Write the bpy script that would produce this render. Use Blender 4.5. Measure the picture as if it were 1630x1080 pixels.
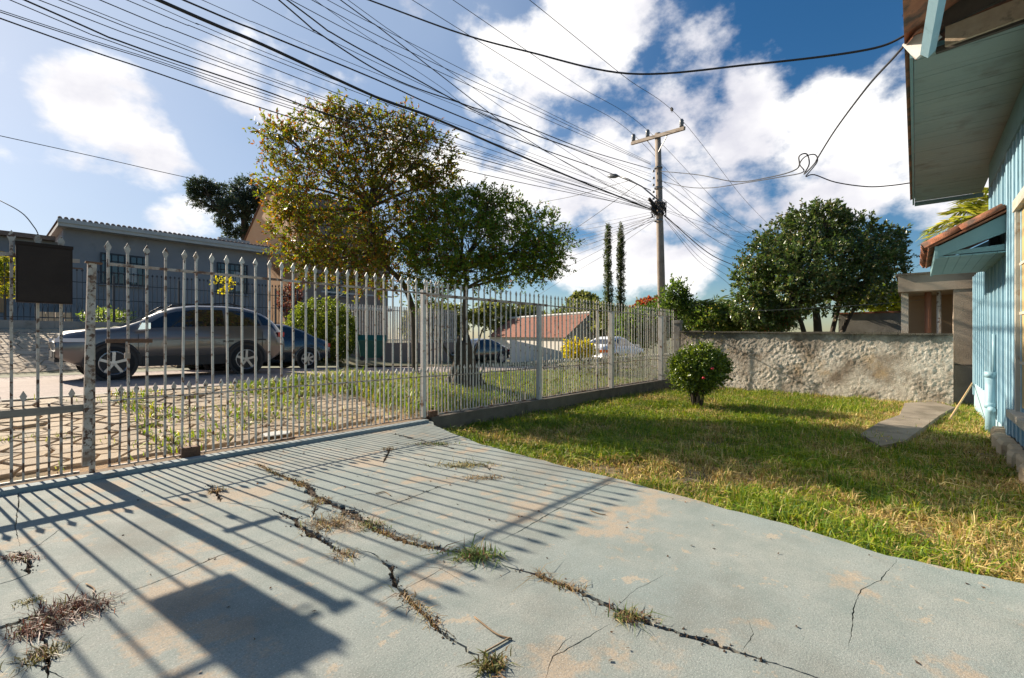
import bpy, math, random
import numpy as np
from mathutils import Vector, Matrix, noise, geometry
random.seed(7); rng = np.random.default_rng(7)
for o in list(bpy.data.objects): bpy.data.objects.remove(o)
scene = bpy.context.scene
COL = scene.collection
# ---------------------------------------------------------------- camera
# world x runs along the street, y from the house towards the street, z up; the driveway is z = 0
FP, CX, CY, CAMZ = 740.0, 815.0, 540.5, 1.18
TH = math.atan2(642, 740); S, C = math.sin(TH), math.cos(TH)
cam_d = bpy.data.cameras.new('camera'); cam = bpy.data.objects.new('camera', cam_d); COL.objects.link(cam)
cam_d.sensor_width = 36; cam_d.lens = 36*FP/1630; cam_d.clip_end = 3000; cam_d.clip_start = 0.05
cam.location = (0, 0, CAMZ); cam.rotation_euler = (math.pi/2, 0, math.atan2(S, C) - math.pi/2)
scene.camera = cam
def from_cam(X, Y, z): return Vector((X*S + Y*C, -X*C + Y*S, z))
def at_depth(px, py, Y):
    return from_cam((px-CX)/FP*Y, Y, CAMZ - (py-CY)/FP*Y)
def at_z(px, py, z):
    return at_depth(px, py, (CAMZ-z)*FP/(py-CY))
def at_y(px, py, y):
    k = (px-CX)/FP
    return at_depth(px, py, y/(S - k*C))
def at_x(px, py, x):
    k = (px-CX)/FP
    return at_depth(px, py, x/(C + k*S))
# ---------------------------------------------------------------- light
SUN_EL = math.radians(28.0); LD = Vector((0.114, -0.993, 0)).normalized()
sd = bpy.data.lights.new('sun', 'SUN'); so = bpy.data.objects.new('sun', sd); COL.objects.link(so)
sd.energy = 5.0; sd.angle = math.radians(0.53); sd.color = (1.0, 0.89, 0.73)
ldir = Vector((LD.x*math.cos(SUN_EL), LD.y*math.cos(SUN_EL), -math.sin(SUN_EL)))
so.rotation_euler = ldir.to_track_quat('-Z', 'Y').to_euler(); so.location = (-5, 30, 30)
scene.view_settings.view_transform = 'Standard'; scene.view_settings.look = 'None'
scene.view_settings.exposure = 1.05; scene.view_settings.gamma = 1.0
w = bpy.data.worlds.new('World'); scene.world = w; w.use_nodes = True
def build_world():
    nt = w.node_tree; N = nt.nodes; L = nt.links; N.clear()
    out = N.new('ShaderNodeOutputWorld'); bg = N.new('ShaderNodeBackground'); L.new(bg.outputs[0], out.inputs[0])
    bg.inputs[1].default_value = 0.088
    sky = N.new('ShaderNodeTexSky'); sky.sky_type = 'NISHITA'; sky.sun_disc = False
    sky.sun_elevation = SUN_EL
    sun_az = math.atan2(-LD.x, -LD.y)          # clockwise from +y
    sky.sun_rotation = sun_az; sky.air_density = 1.0; sky.dust_density = 0.5; sky.ozone_density = 2.5
    hs = N.new('ShaderNodeHueSaturation'); hs.inputs['Saturation'].default_value = 1.38; hs.inputs['Value'].default_value = 0.58
    L.new(sky.outputs[0], hs.inputs['Color'])
    tc = N.new('ShaderNodeTexCoord')
    def m(op, a, b=None, c=None, clamp=False):
        n = N.new('ShaderNodeMath'); n.operation = op; n.use_clamp = clamp
        for i, v in enumerate((a, b, c)):
            if v is None: continue
            if isinstance(v, (int, float)): n.inputs[i].default_value = v
            else: L.new(v, n.inputs[i])
        return n.outputs[0]
    def nz(scale, detail, rough, vec, off=(0, 0, 0)):
        mp = N.new('ShaderNodeMapping'); mp.inputs['Location'].default_value = off
        mp.inputs['Scale'].default_value = (1, 1, 1.5); L.new(vec, mp.inputs[0])
        n = N.new('ShaderNodeTexNoise'); n.inputs['Scale'].default_value = scale; n.inputs['Detail'].default_value = detail
        n.inputs['Roughness'].default_value = rough; L.new(mp.outputs[0], n.inputs['Vector']); return n.outputs[0]
    v = tc.outputs['Generated']
    big = nz(2.2, 4, .5, v, (3.1, 1.7, .4)); fine = nz(5.5, 9, .58, v); shade = nz(4.5, 7, .55, v, (.15, .1, -.22))
    # cumulus banks: directions on the sky and angular radii (degrees)
    banks = [(890, 95, 10.5), (985, 70, 9), (1030, 165, 11), (840, 190, 9), (935, 255, 13), (1060, 270, 12), (810, 300, 7),
             (1190, 240, 9.5), (1290, 240, 9), (1390, 235, 8.5), (1200, 135, 5), (1010, 420, 6.5), (1090, 432, 5), (930, 425, 6),
             (460, 125, 6), (530, 155, 5), (400, 110, 5), (640, 250, 5), (720, 265, 6), (170, 205, 6), (240, 250, 4.5), (290, 365, 4.5),
             (1560, 260, 9), (-250, 150, 9), (-600, 200, 14), (2000, 100, 20), (1900, 330, 15), (600, -500, 18), (-160, 440, 6)]
    best = None
    for (px, py, r) in banks:
        d = (at_depth(px, py, 1.0) - Vector((0, 0, CAMZ))).normalized()
        dp = N.new('ShaderNodeVectorMath'); dp.operation = 'DOT_PRODUCT'; L.new(v, dp.inputs[0]); dp.inputs[1].default_value = d
        c0 = math.cos(math.radians(r*.82))
        s_ = m('MULTIPLY_ADD', dp.outputs['Value'], 1/(1-c0), -c0/(1-c0))
        best = s_ if best is None else m('MAXIMUM', best, s_)
    best = m('MAXIMUM', best, -2.0)
    d0 = m('ADD', best, m('MULTIPLY', m('SUBTRACT', fine, .5), 4.6))
    d1 = m('ADD', d0, m('MULTIPLY', m('SUBTRACT', big, .52), 1.8))
    mask = N.new('ShaderNodeMapRange'); mask.interpolation_type = 'SMOOTHSTEP'
    mask.inputs[1].default_value = -.12; mask.inputs[2].default_value = .72; L.new(d1, mask.inputs[0])
    # thin veil, thicker on the sun's side of the sky
    sdv = N.new('ShaderNodeVectorMath'); sdv.operation = 'DOT_PRODUCT'; L.new(v, sdv.inputs[0]); sdv.inputs[1].default_value = -ldir
    near = N.new('ShaderNodeMapRange'); near.inputs[1].default_value = .35; near.inputs[2].default_value = .95
    near.inputs[3].default_value = 0.03; near.inputs[4].default_value = .74; near.interpolation_type = 'SMOOTHSTEP'; L.new(sdv.outputs['Value'], near.inputs[0])
    veil = m('MULTIPLY', near.outputs[0], m('MULTIPLY_ADD', big, .9, .45), clamp=True)
    # cloud colour: white with lavender grey hollows
    cr = N.new('ShaderNodeValToRGB'); cr.color_ramp.elements[0].position = .34; cr.color_ramp.elements[0].color = (4.2, 4.2, 4.65, 1)
    cr.color_ramp.elements[1].position = .60; cr.color_ramp.elements[1].color = (6.9, 6.75, 6.6, 1); L.new(shade, cr.inputs[0])
    mx0 = N.new('ShaderNodeMix'); mx0.data_type = 'RGBA'; L.new(veil, mx0.inputs[0]); L.new(hs.outputs[0], mx0.inputs[6]); mx0.inputs[7].default_value = (3.0, 3.6, 4.6, 1)
    mx = N.new('ShaderNodeMix'); mx.data_type = 'RGBA'; L.new(mask.outputs[0], mx.inputs[0]); L.new(mx0.outputs[2], mx.inputs[6]); L.new(cr.outputs[0], mx.inputs[7])
    L.new(mx.outputs[2], bg.inputs[0])
build_world()
scene.cycles.max_bounces = 6; scene.cycles.transparent_max_bounces = 8
# ---------------------------------------------------------------- materials
MATS = {}
def mat(name, c1, c2=None, scale=4.0, rough=.7, bump=0.0, bscale=40.0, metal=0.0, stain=None, sscale=1.5, sthr=(.55, .7),
        coat=0.0, spec=.5, c3=None, stain2=None, s2scale=3.0, s2thr=(.6, .66), stretch=(1, 1, 1), detail=6, ztop=None):
    if name in MATS: return MATS[name]
    mt = bpy.data.materials.new(name); mt.use_nodes = True; nt = mt.node_tree; N = nt.nodes; L = nt.links
    b = N['Principled BSDF']; b.inputs['Roughness'].default_value = rough; b.inputs['Metallic'].default_value = metal
    b.inputs['Coat Weight'].default_value = coat; b.inputs['Specular IOR Level'].default_value = spec
    g = N.new('ShaderNodeNewGeometry'); mp = N.new('ShaderNodeMapping'); mp.inputs['Scale'].default_value = stretch
    L.new(g.outputs['Position'], mp.inputs[0]); pos = mp.outputs[0]
    def nz(s, d=detail, off=0.0):
        n = N.new('ShaderNodeTexNoise'); n.inputs['Scale'].default_value = s; n.inputs['Detail'].default_value = d
        n.inputs['Roughness'].default_value = .6
        if off:
            m2 = N.new('ShaderNodeMapping'); m2.inputs['Location'].default_value = (off, off*1.3, off*.7); L.new(pos, m2.inputs[0]); L.new(m2.outputs[0], n.inputs['Vector'])
        else: L.new(pos, n.inputs['Vector'])
        return n.outputs[0]
    def ramp(f, lo, hi):
        r = N.new('ShaderNodeMapRange'); r.inputs[1].default_value = lo; r.inputs[2].default_value = hi; L.new(f, r.inputs[0]); return r.outputs[0]
    def mixc(f, a, bb):
        x = N.new('ShaderNodeMix'); x.data_type = 'RGBA'; L.new(f, x.inputs[0])
        for i, vv in ((6, a), (7, bb)):
            if isinstance(vv, tuple): x.inputs[i].default_value = (*vv, 1)
            else: L.new(vv, x.inputs[i])
        return x.outputs[2]
    col = c1
    if c2: col = mixc(ramp(nz(scale), .3, .7), c1, c2)
    if c3: col = mixc(ramp(nz(scale*7, 4, 9.0), .35, .75), col, c3) if True else col
    if stain: col = mixc(ramp(nz(sscale, 8, 4.0), *sthr), col, stain)
    if stain2: col = mixc(ramp(nz(s2scale, 8, 13.0), *s2thr), col, stain2)
    if ztop:                                        # weather stain creeping down from the top edge: (z of full stain, z of none, colour)
        sx = N.new('ShaderNodeSeparateXYZ'); L.new(g.outputs['Position'], sx.inputs[0]); ad = N.new('ShaderNodeMath'); ad.operation = 'MULTIPLY_ADD'; L.new(nz(1.7, 8, 6.0), ad.inputs[0]); ad.inputs[1].default_value = 1.6; L.new(sx.outputs['Z'], ad.inputs[2])
        col = mixc(ramp(ad.outputs[0], ztop[1]+.8, ztop[0]+.8), col, ztop[2])
    if isinstance(col, tuple): b.inputs['Base Color'].default_value = (*col, 1)
    else: L.new(col, b.inputs['Base Color'])
    if bump:
        bp = N.new('ShaderNodeBump'); bp.inputs['Strength'].default_value = bump; bp.inputs['Distance'].default_value = .02
        L.new(nz(bscale, 6, 2.0), bp.inputs['Height']); L.new(bp.outputs[0], b.inputs['Normal'])
    MATS[name] = mt; return mt
def leafmat(name, trans=.35, rough=.5, spec=.4):
    if name in MATS: return MATS[name]
    mt = bpy.data.materials.new(name); mt.use_nodes = True; nt = mt.node_tree; N = nt.nodes; L = nt.links
    b = N['Principled BSDF']; b.inputs['Roughness'].default_value = rough; b.inputs['Specular IOR Level'].default_value = spec
    a = N.new('ShaderNodeAttribute'); a.attribute_name = 'tint'; L.new(a.outputs['Color'], b.inputs['Base Color'])
    t = N.new('ShaderNodeBsdfTranslucent'); hs = N.new('ShaderNodeHueSaturation'); hs.inputs['Value'].default_value = 1.6; hs.inputs['Saturation'].default_value = 1.1
    L.new(a.outputs['Color'], hs.inputs['Color']); L.new(hs.outputs[0], t.inputs[0])
    x = N.new('ShaderNodeMixShader'); x.inputs[0].default_value = trans; L.new(b.outputs[0], x.inputs[1]); L.new(t.outputs[0], x.inputs[2])
    L.new(x.outputs[0], N['Material Output'].inputs[0]); MATS[name] = mt; return mt
# ---------------------------------------------------------------- mesh helpers
def link(name, me, m, parent=None, loc=None):
    o = bpy.data.objects.new(name, me); COL.objects.link(o)
    if m is not None and me is not None and not me.materials: me.materials.append(m)
    if parent is not None: o.parent = parent
    if loc is not None: o.location = loc
    return o
def tag(o, label=None, cat=None, group=None, kind=None):
    if label: o['label'] = label
    if cat: o['category'] = cat
    if group: o['group'] = group
    if kind: o['kind'] = kind
    return o
def thing(name, label, cat, loc=(0, 0, 0), rz=0.0, group=None):
    o = bpy.data.objects.new(name, None); COL.objects.link(o); o.location = loc; o.rotation_euler = (0, 0, rz); o.empty_display_size = .1
    return tag(o, label, cat, group)
class MB:
    def __init__(s): s.v = []; s.f = []
    def add(s, vs, fs):
        k = len(s.v); s.v += [tuple(p) for p in vs]; s.f += [tuple(i+k for i in f) for f in fs]; return s
    def box(s, a, b, M=None):
        x0, y0, z0 = a; x1, y1, z1 = b
        vs = [Vector(p) for p in ((x0,y0,z0),(x1,y0,z0),(x1,y1,z0),(x0,y1,z0),(x0,y0,z1),(x1,y0,z1),(x1,y1,z1),(x0,y1,z1))]
        if M is not None: vs = [M @ p for p in vs]
        return s.add(vs, [(0,3,2,1),(4,5,6,7),(0,1,5,4),(1,2,6,5),(2,3,7,6),(3,0,4,7)])
    def cbox(s, c, d, M=None):
        return s.box([c[i]-d[i]/2 for i in range(3)], [c[i]+d[i]/2 for i in range(3)], M)
    def tube(s, pts, r, n=6, cap=True):
        pts = [Vector(p) for p in pts]; rr = r if isinstance(r, (list, tuple)) else [r]*len(pts); k = len(s.v)
        up = Vector((0, 0, 1)); prev = None
        for i, p in enumerate(pts):
            d = (pts[min(i+1, len(pts)-1)] - pts[max(i-1, 0)])
            if d.length < 1e-9: d = Vector((0, 0, 1))
            d.normalize()
            if prev is None: a = d.cross(up if abs(d.z) < .9 else Vector((1, 0, 0))).normalized()
            else: a = (prev - d*prev.dot(d)).normalized()
            prev = a; b = d.cross(a)
            for j in range(n):
                t = 2*math.pi*j/n; s.v.append(tuple(p + (a*math.cos(t) + b*math.sin(t))*rr[i]))
        for i in range(len(pts)-1):
            for j in range(n):
                j2 = (j+1) % n; s.f.append((k+i*n+j, k+i*n+j2, k+(i+1)*n+j2, k+(i+1)*n+j))
        if cap:
            s.f.append(tuple(k+j for j in range(n))[::-1]); e = k+(len(pts)-1)*n; s.f.append(tuple(e+j for j in range(n)))
        return s
    def prism(s, poly, z0, z1, M=None):
        n = len(poly); vs = [Vector((p[0], p[1], z0)) for p in poly] + [Vector((p[0], p[1], z1)) for p in poly]
        if M is not None: vs = [M @ p for p in vs]
        return s.add(vs, [tuple(range(n))[::-1], tuple(range(n, 2*n))] + [(i, (i+1) % n, n+(i+1) % n, n+i) for i in range(n)])
    def lathe(s, prof, n=16, M=None):
        vs = []; k = len(prof)
        for i in range(n):
            t = 2*math.pi*i/n
            for (r, z) in prof: vs.append(Vector((r*math.cos(t), r*math.sin(t), z)))
        if M is not None: vs = [M @ p for p in vs]
        fs = []
        for i in range(n):
            i2 = (i+1) % n
            for j in range(k-1): fs.append((i*k+j, i2*k+j, i2*k+j+1, i*k+j+1))
        return s.add(vs, fs)
    def mesh(s, name, smooth=False):
        me = bpy.data.meshes.new(name); me.from_pydata(s.v, [], s.f); me.validate()
        if smooth: me.polygons.foreach_set('use_smooth', [True]*len(me.polygons))
        me.update(); return me
    def build(s, name, m, parent=None, smooth=False, loc=None): return link(name, s.mesh(name, smooth), m, parent, loc)
def tris_mesh(name, V, F, tint=None):
    me = bpy.data.meshes.new(name); V = np.asarray(V, np.float32); F = np.asarray(F, np.int32)
    me.vertices.add(len(V)); me.vertices.foreach_set('co', V.ravel())
    me.loops.add(F.size); me.loops.foreach_set('vertex_index', F.ravel())
    me.polygons.add(len(F)); me.polygons.foreach_set('loop_start', np.arange(0, F.size, 3, dtype=np.int32))
    if tint is not None:
        at = me.color_attributes.new('tint', 'FLOAT_COLOR', 'POINT'); T = np.ones((len(V), 4), np.float32); T[:, :3] = tint; at.data.foreach_set('color', T.ravel())
    me.update(calc_edges=True); me.validate(); return me
def unit(a): return a/np.maximum(np.linalg.norm(a, axis=1, keepdims=True), 1e-9)
def pick(cols, wts, n, jit=.25):
    cols = np.array(cols, float); k = rng.choice(len(cols), n, p=np.array(wts)/sum(wts))
    return cols[k]*(1 + rng.uniform(-jit, jit, (n, 1)))
def leaves_mesh(name, P, D, L, W, cols, wts, fold=.25, jit=.25):
    """P leaf bases, D leaf directions: folded diamond leaves, 2 triangles each"""
    n = len(P); D = unit(D); side = unit(np.cross(D, unit(rng.normal(size=(n, 3))))); up = np.cross(side, D)
    L = L*rng.uniform(.7, 1.25, (n, 1)); Wd = W*rng.uniform(.7, 1.2, (n, 1))
    mid = P + D*L*.5
    V = np.empty((n, 4, 3)); V[:, 0] = P; V[:, 1] = mid + side*Wd/2 + up*Wd*fold; V[:, 2] = P + D*L; V[:, 3] = mid - side*Wd/2 + up*Wd*fold
    F = np.array([[0, 1, 2], [0, 2, 3]])[None] + (np.arange(n)*4)[:, None, None]
    T = np.repeat(pick(cols, wts, n, jit), 4, axis=0)
    return tris_mesh(name, V.reshape(-1, 3), F.reshape(-1, 3), T)
def spray(clumps, ntw, nleaf, tw_len, up=.25, shell=.55, spread=.9, droop=0.0):
    """twigs through ellipsoid clumps (centre, radii, weight); leaves along each twig. Returns leaf bases, directions, twig list"""
    wts = np.array([c[2] for c in clumps], float); wts /= wts.sum(); k = rng.choice(len(clumps), ntw, p=wts)
    cen = np.array([c[0] for c in clumps], float)[k]; rad = np.array([c[1] for c in clumps], float)[k]
    d = unit(rng.normal(size=(ntw, 3))); r = rng.uniform(shell**3, 1, (ntw, 1))**(1/3.)
    base = cen + d*rad*r
    td = unit(d + rng.normal(size=(ntw, 3))*.55 + np.array([0, 0, up])); ln = tw_len*rng.uniform(.5, 1.3, (ntw, 1))
    t = rng.uniform(0.05, 1, (ntw, nleaf, 1))
    P = base[:, None] + td[:, None]*ln[:, None]*t; P[..., 2] -= droop*(t[..., 0]**2)*ln
    D = td[:, None] + rng.normal(size=(ntw, nleaf, 3))*spread
    return P.reshape(-1, 3), D.reshape(-1, 3), (base, base + td*ln)
def twigs_into(mb, tw, n, r):
    idx = rng.choice(len(tw[0]), min(n, len(tw[0])), replace=False)
    for i in idx: mb.tube([tw[0][i] - (tw[1][i]-tw[0][i])*.8, tw[0][i], tw[1][i]], [r, r*.7, r*.3], 3, False)
def branch_path(a, b, bend=.15, n=7):
    a = Vector(a); b = Vector(b); L = (b-a).length; off = Vector((random.uniform(-1, 1), random.uniform(-1, 1), random.uniform(-.2, 1)))*L*bend
    return [a.lerp(b, i/(n-1)) + off*math.sin(math.pi*i/(n-1)) + Vector((random.uniform(-1, 1), random.uniform(-1, 1), 0))*L*.012 for i in range(n)]
def grass_mesh(name, P, H, Wd, cols, wts, lean=.6, jit=.3):
    """bent blades, 5 vertices and 3 triangles each; P bases, H heights"""
    n = len(P); a = rng.uniform(0, 2*np.pi, n); d = np.stack([np.cos(a), np.sin(a), np.zeros(n)], 1)
    side = np.stack([-np.sin(a), np.cos(a), np.zeros(n)], 1); H = H.reshape(-1, 1); ln = np.abs(rng.normal(0, lean, (n, 1))) + .1
    w_ = Wd*rng.uniform(.7, 1.3, (n, 1)); z = np.array([[0, 0, 1.]])
    tw = rng.uniform(-.6, .6, (n, 1)); side2 = unit(side + z*tw)
    mid = P + z*H*.6 + d*H*ln*.35; tip = P + z*H*np.clip(1-.35*ln, .25, 1) + d*H*ln*1.05
    V = np.empty((n, 5, 3)); V[:, 0] = P - side*w_/2; V[:, 1] = P + side*w_/2; V[:, 2] = mid - side2*w_*.4; V[:, 3] = mid + side2*w_*.4; V[:, 4] = tip
    F = np.array([[0, 1, 3], [0, 3, 2], [2, 3, 4]])[None] + (np.arange(n)*5)[:, None, None]
    T = cols if isinstance(cols, np.ndarray) else pick(cols, wts, n, jit)
    return tris_mesh(name, V.reshape(-1, 3), F.reshape(-1, 3), np.repeat(T, 5, axis=0))
def copy_tree(o, parent=None):
    c = o.copy(); COL.objects.link(c); c.parent = parent
    for ch in list(o.children): copy_tree(ch, c)
    return c
def fbm(x, y, z=0.0, oct=4): return noise.fractal(Vector((x, y, z)), 1.0, 2.0, oct)
# ---------------------------------------------------------------- terrain, street, yard
def zr(u): return .32 - .04*min(max(0.0, u-5), 60)
def zverge(u, y):
    t = min(1, max(0, (y-5.55)/2.95)); return .02*(1-t) + (zr(u)+.11)*t
def zlawn(u, y):
    t = min(1, max(0, (5.2-u)/3.2)); t = t*t*(3-2*t)
    return -.22 + .13*t + .02*fbm(u*.9, y*.9)
def sheet(name, us, ys, zf, m, kind='structure'):
    nu, ny = len(us), len(ys); V = [(u, y, zf(u, y)) for u in us for y in ys]
    F = [(i*ny+j, (i+1)*ny+j, (i+1)*ny+j+1, i*ny+j+1) for i in range(nu-1) for j in range(ny-1)]
    me = bpy.data.meshes.new(name); me.from_pydata(V, [], F); me.polygons.foreach_set('use_smooth', [True]*len(F)); me.update()
    return tag(link(name, me, m), kind=kind)
fr = lambda a, b, n: [a + (b-a)*i/(n-1) for i in range(n)]
m_soil = mat('soil', (.13, .085, .05), (.2, .14, .085), 3, .95, .6, 60)
m_earth = mat('far earth', (.10, .11, .045), (.15, .13, .07), .3, .95)
g = MB().add([(-900, -900, -3.2), (1400, -900, -3.2), (1400, 1400, -3.2), (-900, 1400, -3.2)], [(0, 1, 2, 3)]).build('ground', m_earth); tag(g, kind='structure')
m_asph = mat('worn asphalt', (.30, .225, .19), (.36, .28, .24), 1.2, .9, .35, 160, c3=(.25, .195, .17))
ycam = lambda u, y: zr(u) - .02*abs(y-12.1)/3.5
sheet('road', fr(-40, 70, 56), fr(8.62, 15.7, 6), ycam, m_asph)
m_kerb = mat('kerb concrete', (.3, .27, .23), (.38, .34, .29), 3, .9, .3, 80, stain=(.15, .13, .1), sscale=2)
mb = MB()
for i in range(44):
    u0 = -20 + i*1.5; mb.box((u0, 8.465, zr(u0)-.3), (u0+1.5, 8.605, zr(u0+1.5)-.02))
kerb = tag(mb.build('kerb', m_kerb), kind='structure')
for i in range(46):
    u0 = -3 + i*.8; MB().box((.005, 8.46, -.2), (.795, 8.61, .115+random.uniform(-.008, .008))).build('kerb_stone', m_kerb, kerb, loc=(u0, random.uniform(-.006, .006), zr(u0+.4)))
m_bed = mat('sidewalk dirt', (.34, .205, .095), (.43, .285, .15), 2.2, .95, .5, 70, stain=(.2, .15, .075), sscale=1.1, sthr=(.5, .62))
sw = sheet('sidewalk', fr(-12, 40, 105), fr(5.55, 8.46, 13), lambda u, y: zverge(u, y) - .015 + .012*fbm(u*2, y*2), m_bed)
# crazy paving stones
m_stone = [mat('paving stone '+k, a, b, 5, .85, .35, 70, stain=(.17, .13, .085), sscale=3, sthr=(.56, .7)) for k, a, b in
           (('tan', (.38, .265, .15), (.45, .33, .2)), ('buff', (.43, .32, .2), (.48, .37, .25)), ('grey', (.34, .25, .16), (.40, .31, .21)))]
def stones(parent, u0, u1, y0, y1, du, dy, zf, ms, name='paving_stone', gap=.012, keep=1.0, h=.025, limit=300):
    nu, ny = int((u1-u0)/du), int((y1-y0)/dy); cnt = 0
    P = [[(u0 + (i + random.uniform(-.2, .2) + (.25 if j % 2 else -.25))*du, y0 + (j + random.uniform(-.22, .22))*dy) for j in range(ny+1)] for i in range(nu+1)]
    for i in range(nu):
        for j in range(ny):
            if cnt >= limit or random.random() > keep: continue
            q = [P[i][j], P[i+1][j], P[i+1][j+1], P[i][j+1]]; c = (sum(p[0] for p in q)/4, sum(p[1] for p in q)/4)
            def inset(g2):
                o = []
                for p in q:
                    d = Vector((c[0]-p[0], c[1]-p[1])); d *= g2/max(d.length, 1e-6); o.append((p[0]+d.x-c[0], p[1]+d.y-c[1]))
                return o
            a, b_ = inset(gap), inset(gap+.012); z0 = zf(*c); dz = random.uniform(-.005, .008); V = []
            for (pp, zz) in ((a, -.03), (a, h-.008+dz), (b_, h+dz)):
                V += [(x, y, zf(c[0]+x, c[1]+y) - z0 + zz) for x, y in pp]
            F = [(8, 9, 10, 11)] + [(k+l, k+(l+1) % 4, k+4+(l+1) % 4, k+4+l) for k in (0, 4) for l in range(4)]
            me = bpy.data.meshes.new(name); me.from_pydata(V, [], F); me.update()
            link(name, me, random.choice(ms), parent, (c[0], c[1], z0)); cnt += 1
stones(sw, -.25, 4.1, 5.7, 8.44, .24, .168, lambda u, y: zverge(u, y)-.015, m_stone, keep=.97)
pl = MB().prism([(-.16, -.1), (.1, -.12), (.17, .02), (.05, .12), (-.12, .09)], 0, .012).build('broken_tile', mat('white ceramic', (.62, .62, .6), (.5, .49, .46), 12, .4), None)
p = at_z(440, 691, .06); pl.location = (p.x, p.y, zverge(p.x, p.y)+.012); tag(pl, 'broken white tile lying on the dirt outside the sliding gate', 'tile')
# ---- driveway with real open cracks
edge_px = [(760, 706), (850, 730), (1000, 768), (1100, 795), (1200, 822), (1300, 850), (1400, 880), (1500, 903), (1630, 930)]
edge = [(4.32, 5.3), (4.1, 4.95)]
for q in edge_px:
    p = at_z(*q, 0); edge.append((p.x, p.y))
edge2 = []
for i in range(len(edge)-1):
    for k in range(8):
        t = k/8; x = edge[i][0]*(1-t)+edge[i+1][0]*t; y = edge[i][1]*(1-t)+edge[i+1][1]*t
        edge2.append((x + .035*fbm(x*4, y*4, 2), y + .03*fbm(x*4, y*4, 7)))
edge2.append(edge[-1]); outer = edge2 + [(3.6, -3.5), (-5, -3.5), (-5, 5.3)]
cracks = [  # pixel polyline, half width range (m)
 ([(410,740),(440,755),(490,775),(500,790),(560,818),(600,845),(660,868),(700,875),(760,885)], .018, .04),
 ([(760,885),(800,900),(850,915),(920,942),(980,970),(1040,995),(1100,1015),(1180,1040),(1260,1065),(1330,1090)], .007, .018),
 ([(432,812),(470,828),(482,842),(520,865),(545,882),(575,893)], .011, .03), ([(470,828),(498,822),(503,806),(520,800)], .004, .009),
 ([(565,872),(600,885),(622,905),(628,930),(640,945),(660,965),(690,995),(720,1020),(760,1045),(790,1075),(805,1095)], .006, .014),
 ([(150,967),(200,945),(280,915),(350,885),(400,872),(438,860)], .003, .006), ([(175,955),(160,975),(130,987)], .003, .005),
 ([(-40,1010),(0,1000),(50,985),(90,975),(130,962)], .012, .03), ([(70,978),(72,1030),(77,1090)], .005, .012),
 ([(-20,935),(20,925),(44,915),(45,895),(32,882),(10,878)], .008, .02), ([(28,775),(30,800),(24,840),(32,870)], .002, .005),
 ([(-10,850),(40,843),(110,838)], .0015, .003), ([(590,816),(650,795),(700,775),(735,765)], .004, .008), ([(516,792),(580,788),(640,778),(700,775)], .0015, .003),
 ([(782,868),(830,845),(880,815),(930,790),(985,763)], .003, .006), ([(720,895),(690,915),(650,935),(600,968)], .0012, .0025),
 ([(1432,888),(1400,925),(1370,940),(1358,970),(1357,1000),(1350,1035)], .0012, .0028), ([(866,1085),(880,1045),(920,1025),(945,1010),(972,993)], .0016, .004),
 ([(880,1045),(900,1020),(915,1010)], .001, .002), ([(620,690),(660,700),(700,708),(728,718)], .01, .022), ([(610,738),(618,722),(622,712)], .008, .014),
 ([(700,752),(720,744),(770,740),(790,757)], .006, .014), ([(728,718),(770,735),(830,745)], .002, .004), ([(330,772),(345,785),(352,800)], .008, .018),
 ([(352,800),(400,806),(432,812)], .002, .004), ([(590,700),(640,708),(700,716)], .004, .008), ([(352,770),(330,772),(300,762)], .002, .004), ([(640,720),(700,752)], .003, .006),
 ([(740,765),(790,757),(840,772)], .003, .006),
 ([(0,1055),(60,1060),(110,1085)], .002, .004), ([(240,800),(300,812),(352,800)], .0015, .003), ([(640,900),(700,905),(760,940)], .0012, .0025), ([(100,840),(60,870),(32,882)], .002, .004),
 ([(980,970),(1010,940),(1060,915)], .001, .002), ([(1180,1040),(1200,1010),(1190,985)], .001, .002)]
def resample(pp, step):
    out = [pp[0]]
    for a, b in zip(pp, pp[1:]):
        L_ = math.hypot(b[0]-a[0], b[1]-a[1]); n = max(1, int(L_/step))
        for k in range(1, n+1):
            out.append((a[0]+(b[0]-a[0])*k/n, a[1]+(b[1]-a[1])*k/n))
    return out
VC = []; FC = []
def addpoly(pp):
    if sum(a[0]*b[1]-b[0]*a[1] for a, b in zip(pp, pp[1:]+pp[:1])) < 0: pp = pp[::-1]
    k = len(VC); VC.extend(Vector(p) for p in pp); FC.append(list(range(k, k+len(pp))))
addpoly(outer); crack_lines = []
for pxs, w0, w1 in cracks:
    pts = [at_z(a, b, 0) for a, b in pxs]; pts = resample([(p.x, p.y) for p in pts], .022)
    jit = .006 if w1 < .01 else .012
    pts = [(x + jit*fbm(x*25, y*25, 1, 2), y + jit*fbm(x*25, y*25, 5, 2)) for x, y in pts]
    Lf, Rt = [], []; n = len(pts); wl = []
    for i, pq in enumerate(pts):
        a, b = pts[max(0, i-1)], pts[min(n-1, i+1)]; d = Vector((b[0]-a[0], b[1]-a[1])); d.normalize()
        e = min(1, 3.0*i/n + .15, 3.0*(n-1-i)/n + .15)
        k = abs(fbm(pq[0]*5, pq[1]*5, 3)); wd = (w0 + (w1-w0)*min(1, k*1.8)); wd *= e*1.08; wl.append(wd)
        Lf.append((pq[0]-d.y*wd*random.uniform(.6, 1.3), pq[1]+d.x*wd*random.uniform(.6, 1.3))); Rt.append((pq[0]+d.y*wd*random.uniform(.6, 1.3), pq[1]-d.x*wd*random.uniform(.6, 1.3)))
    addpoly(Lf + Rt[::-1]); crack_lines.append((pts, wl))
cv, ce, cf, ov, oe, of = geometry.delaunay_2d_cdt(VC, [], FC, 0, 1e-5)
top, hole = [], []
for f, src in zip(cf, of):
    if 0 not in src: continue
    (hole if any(s_ > 0 for s_ in src) else top).append(tuple(f))
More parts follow.
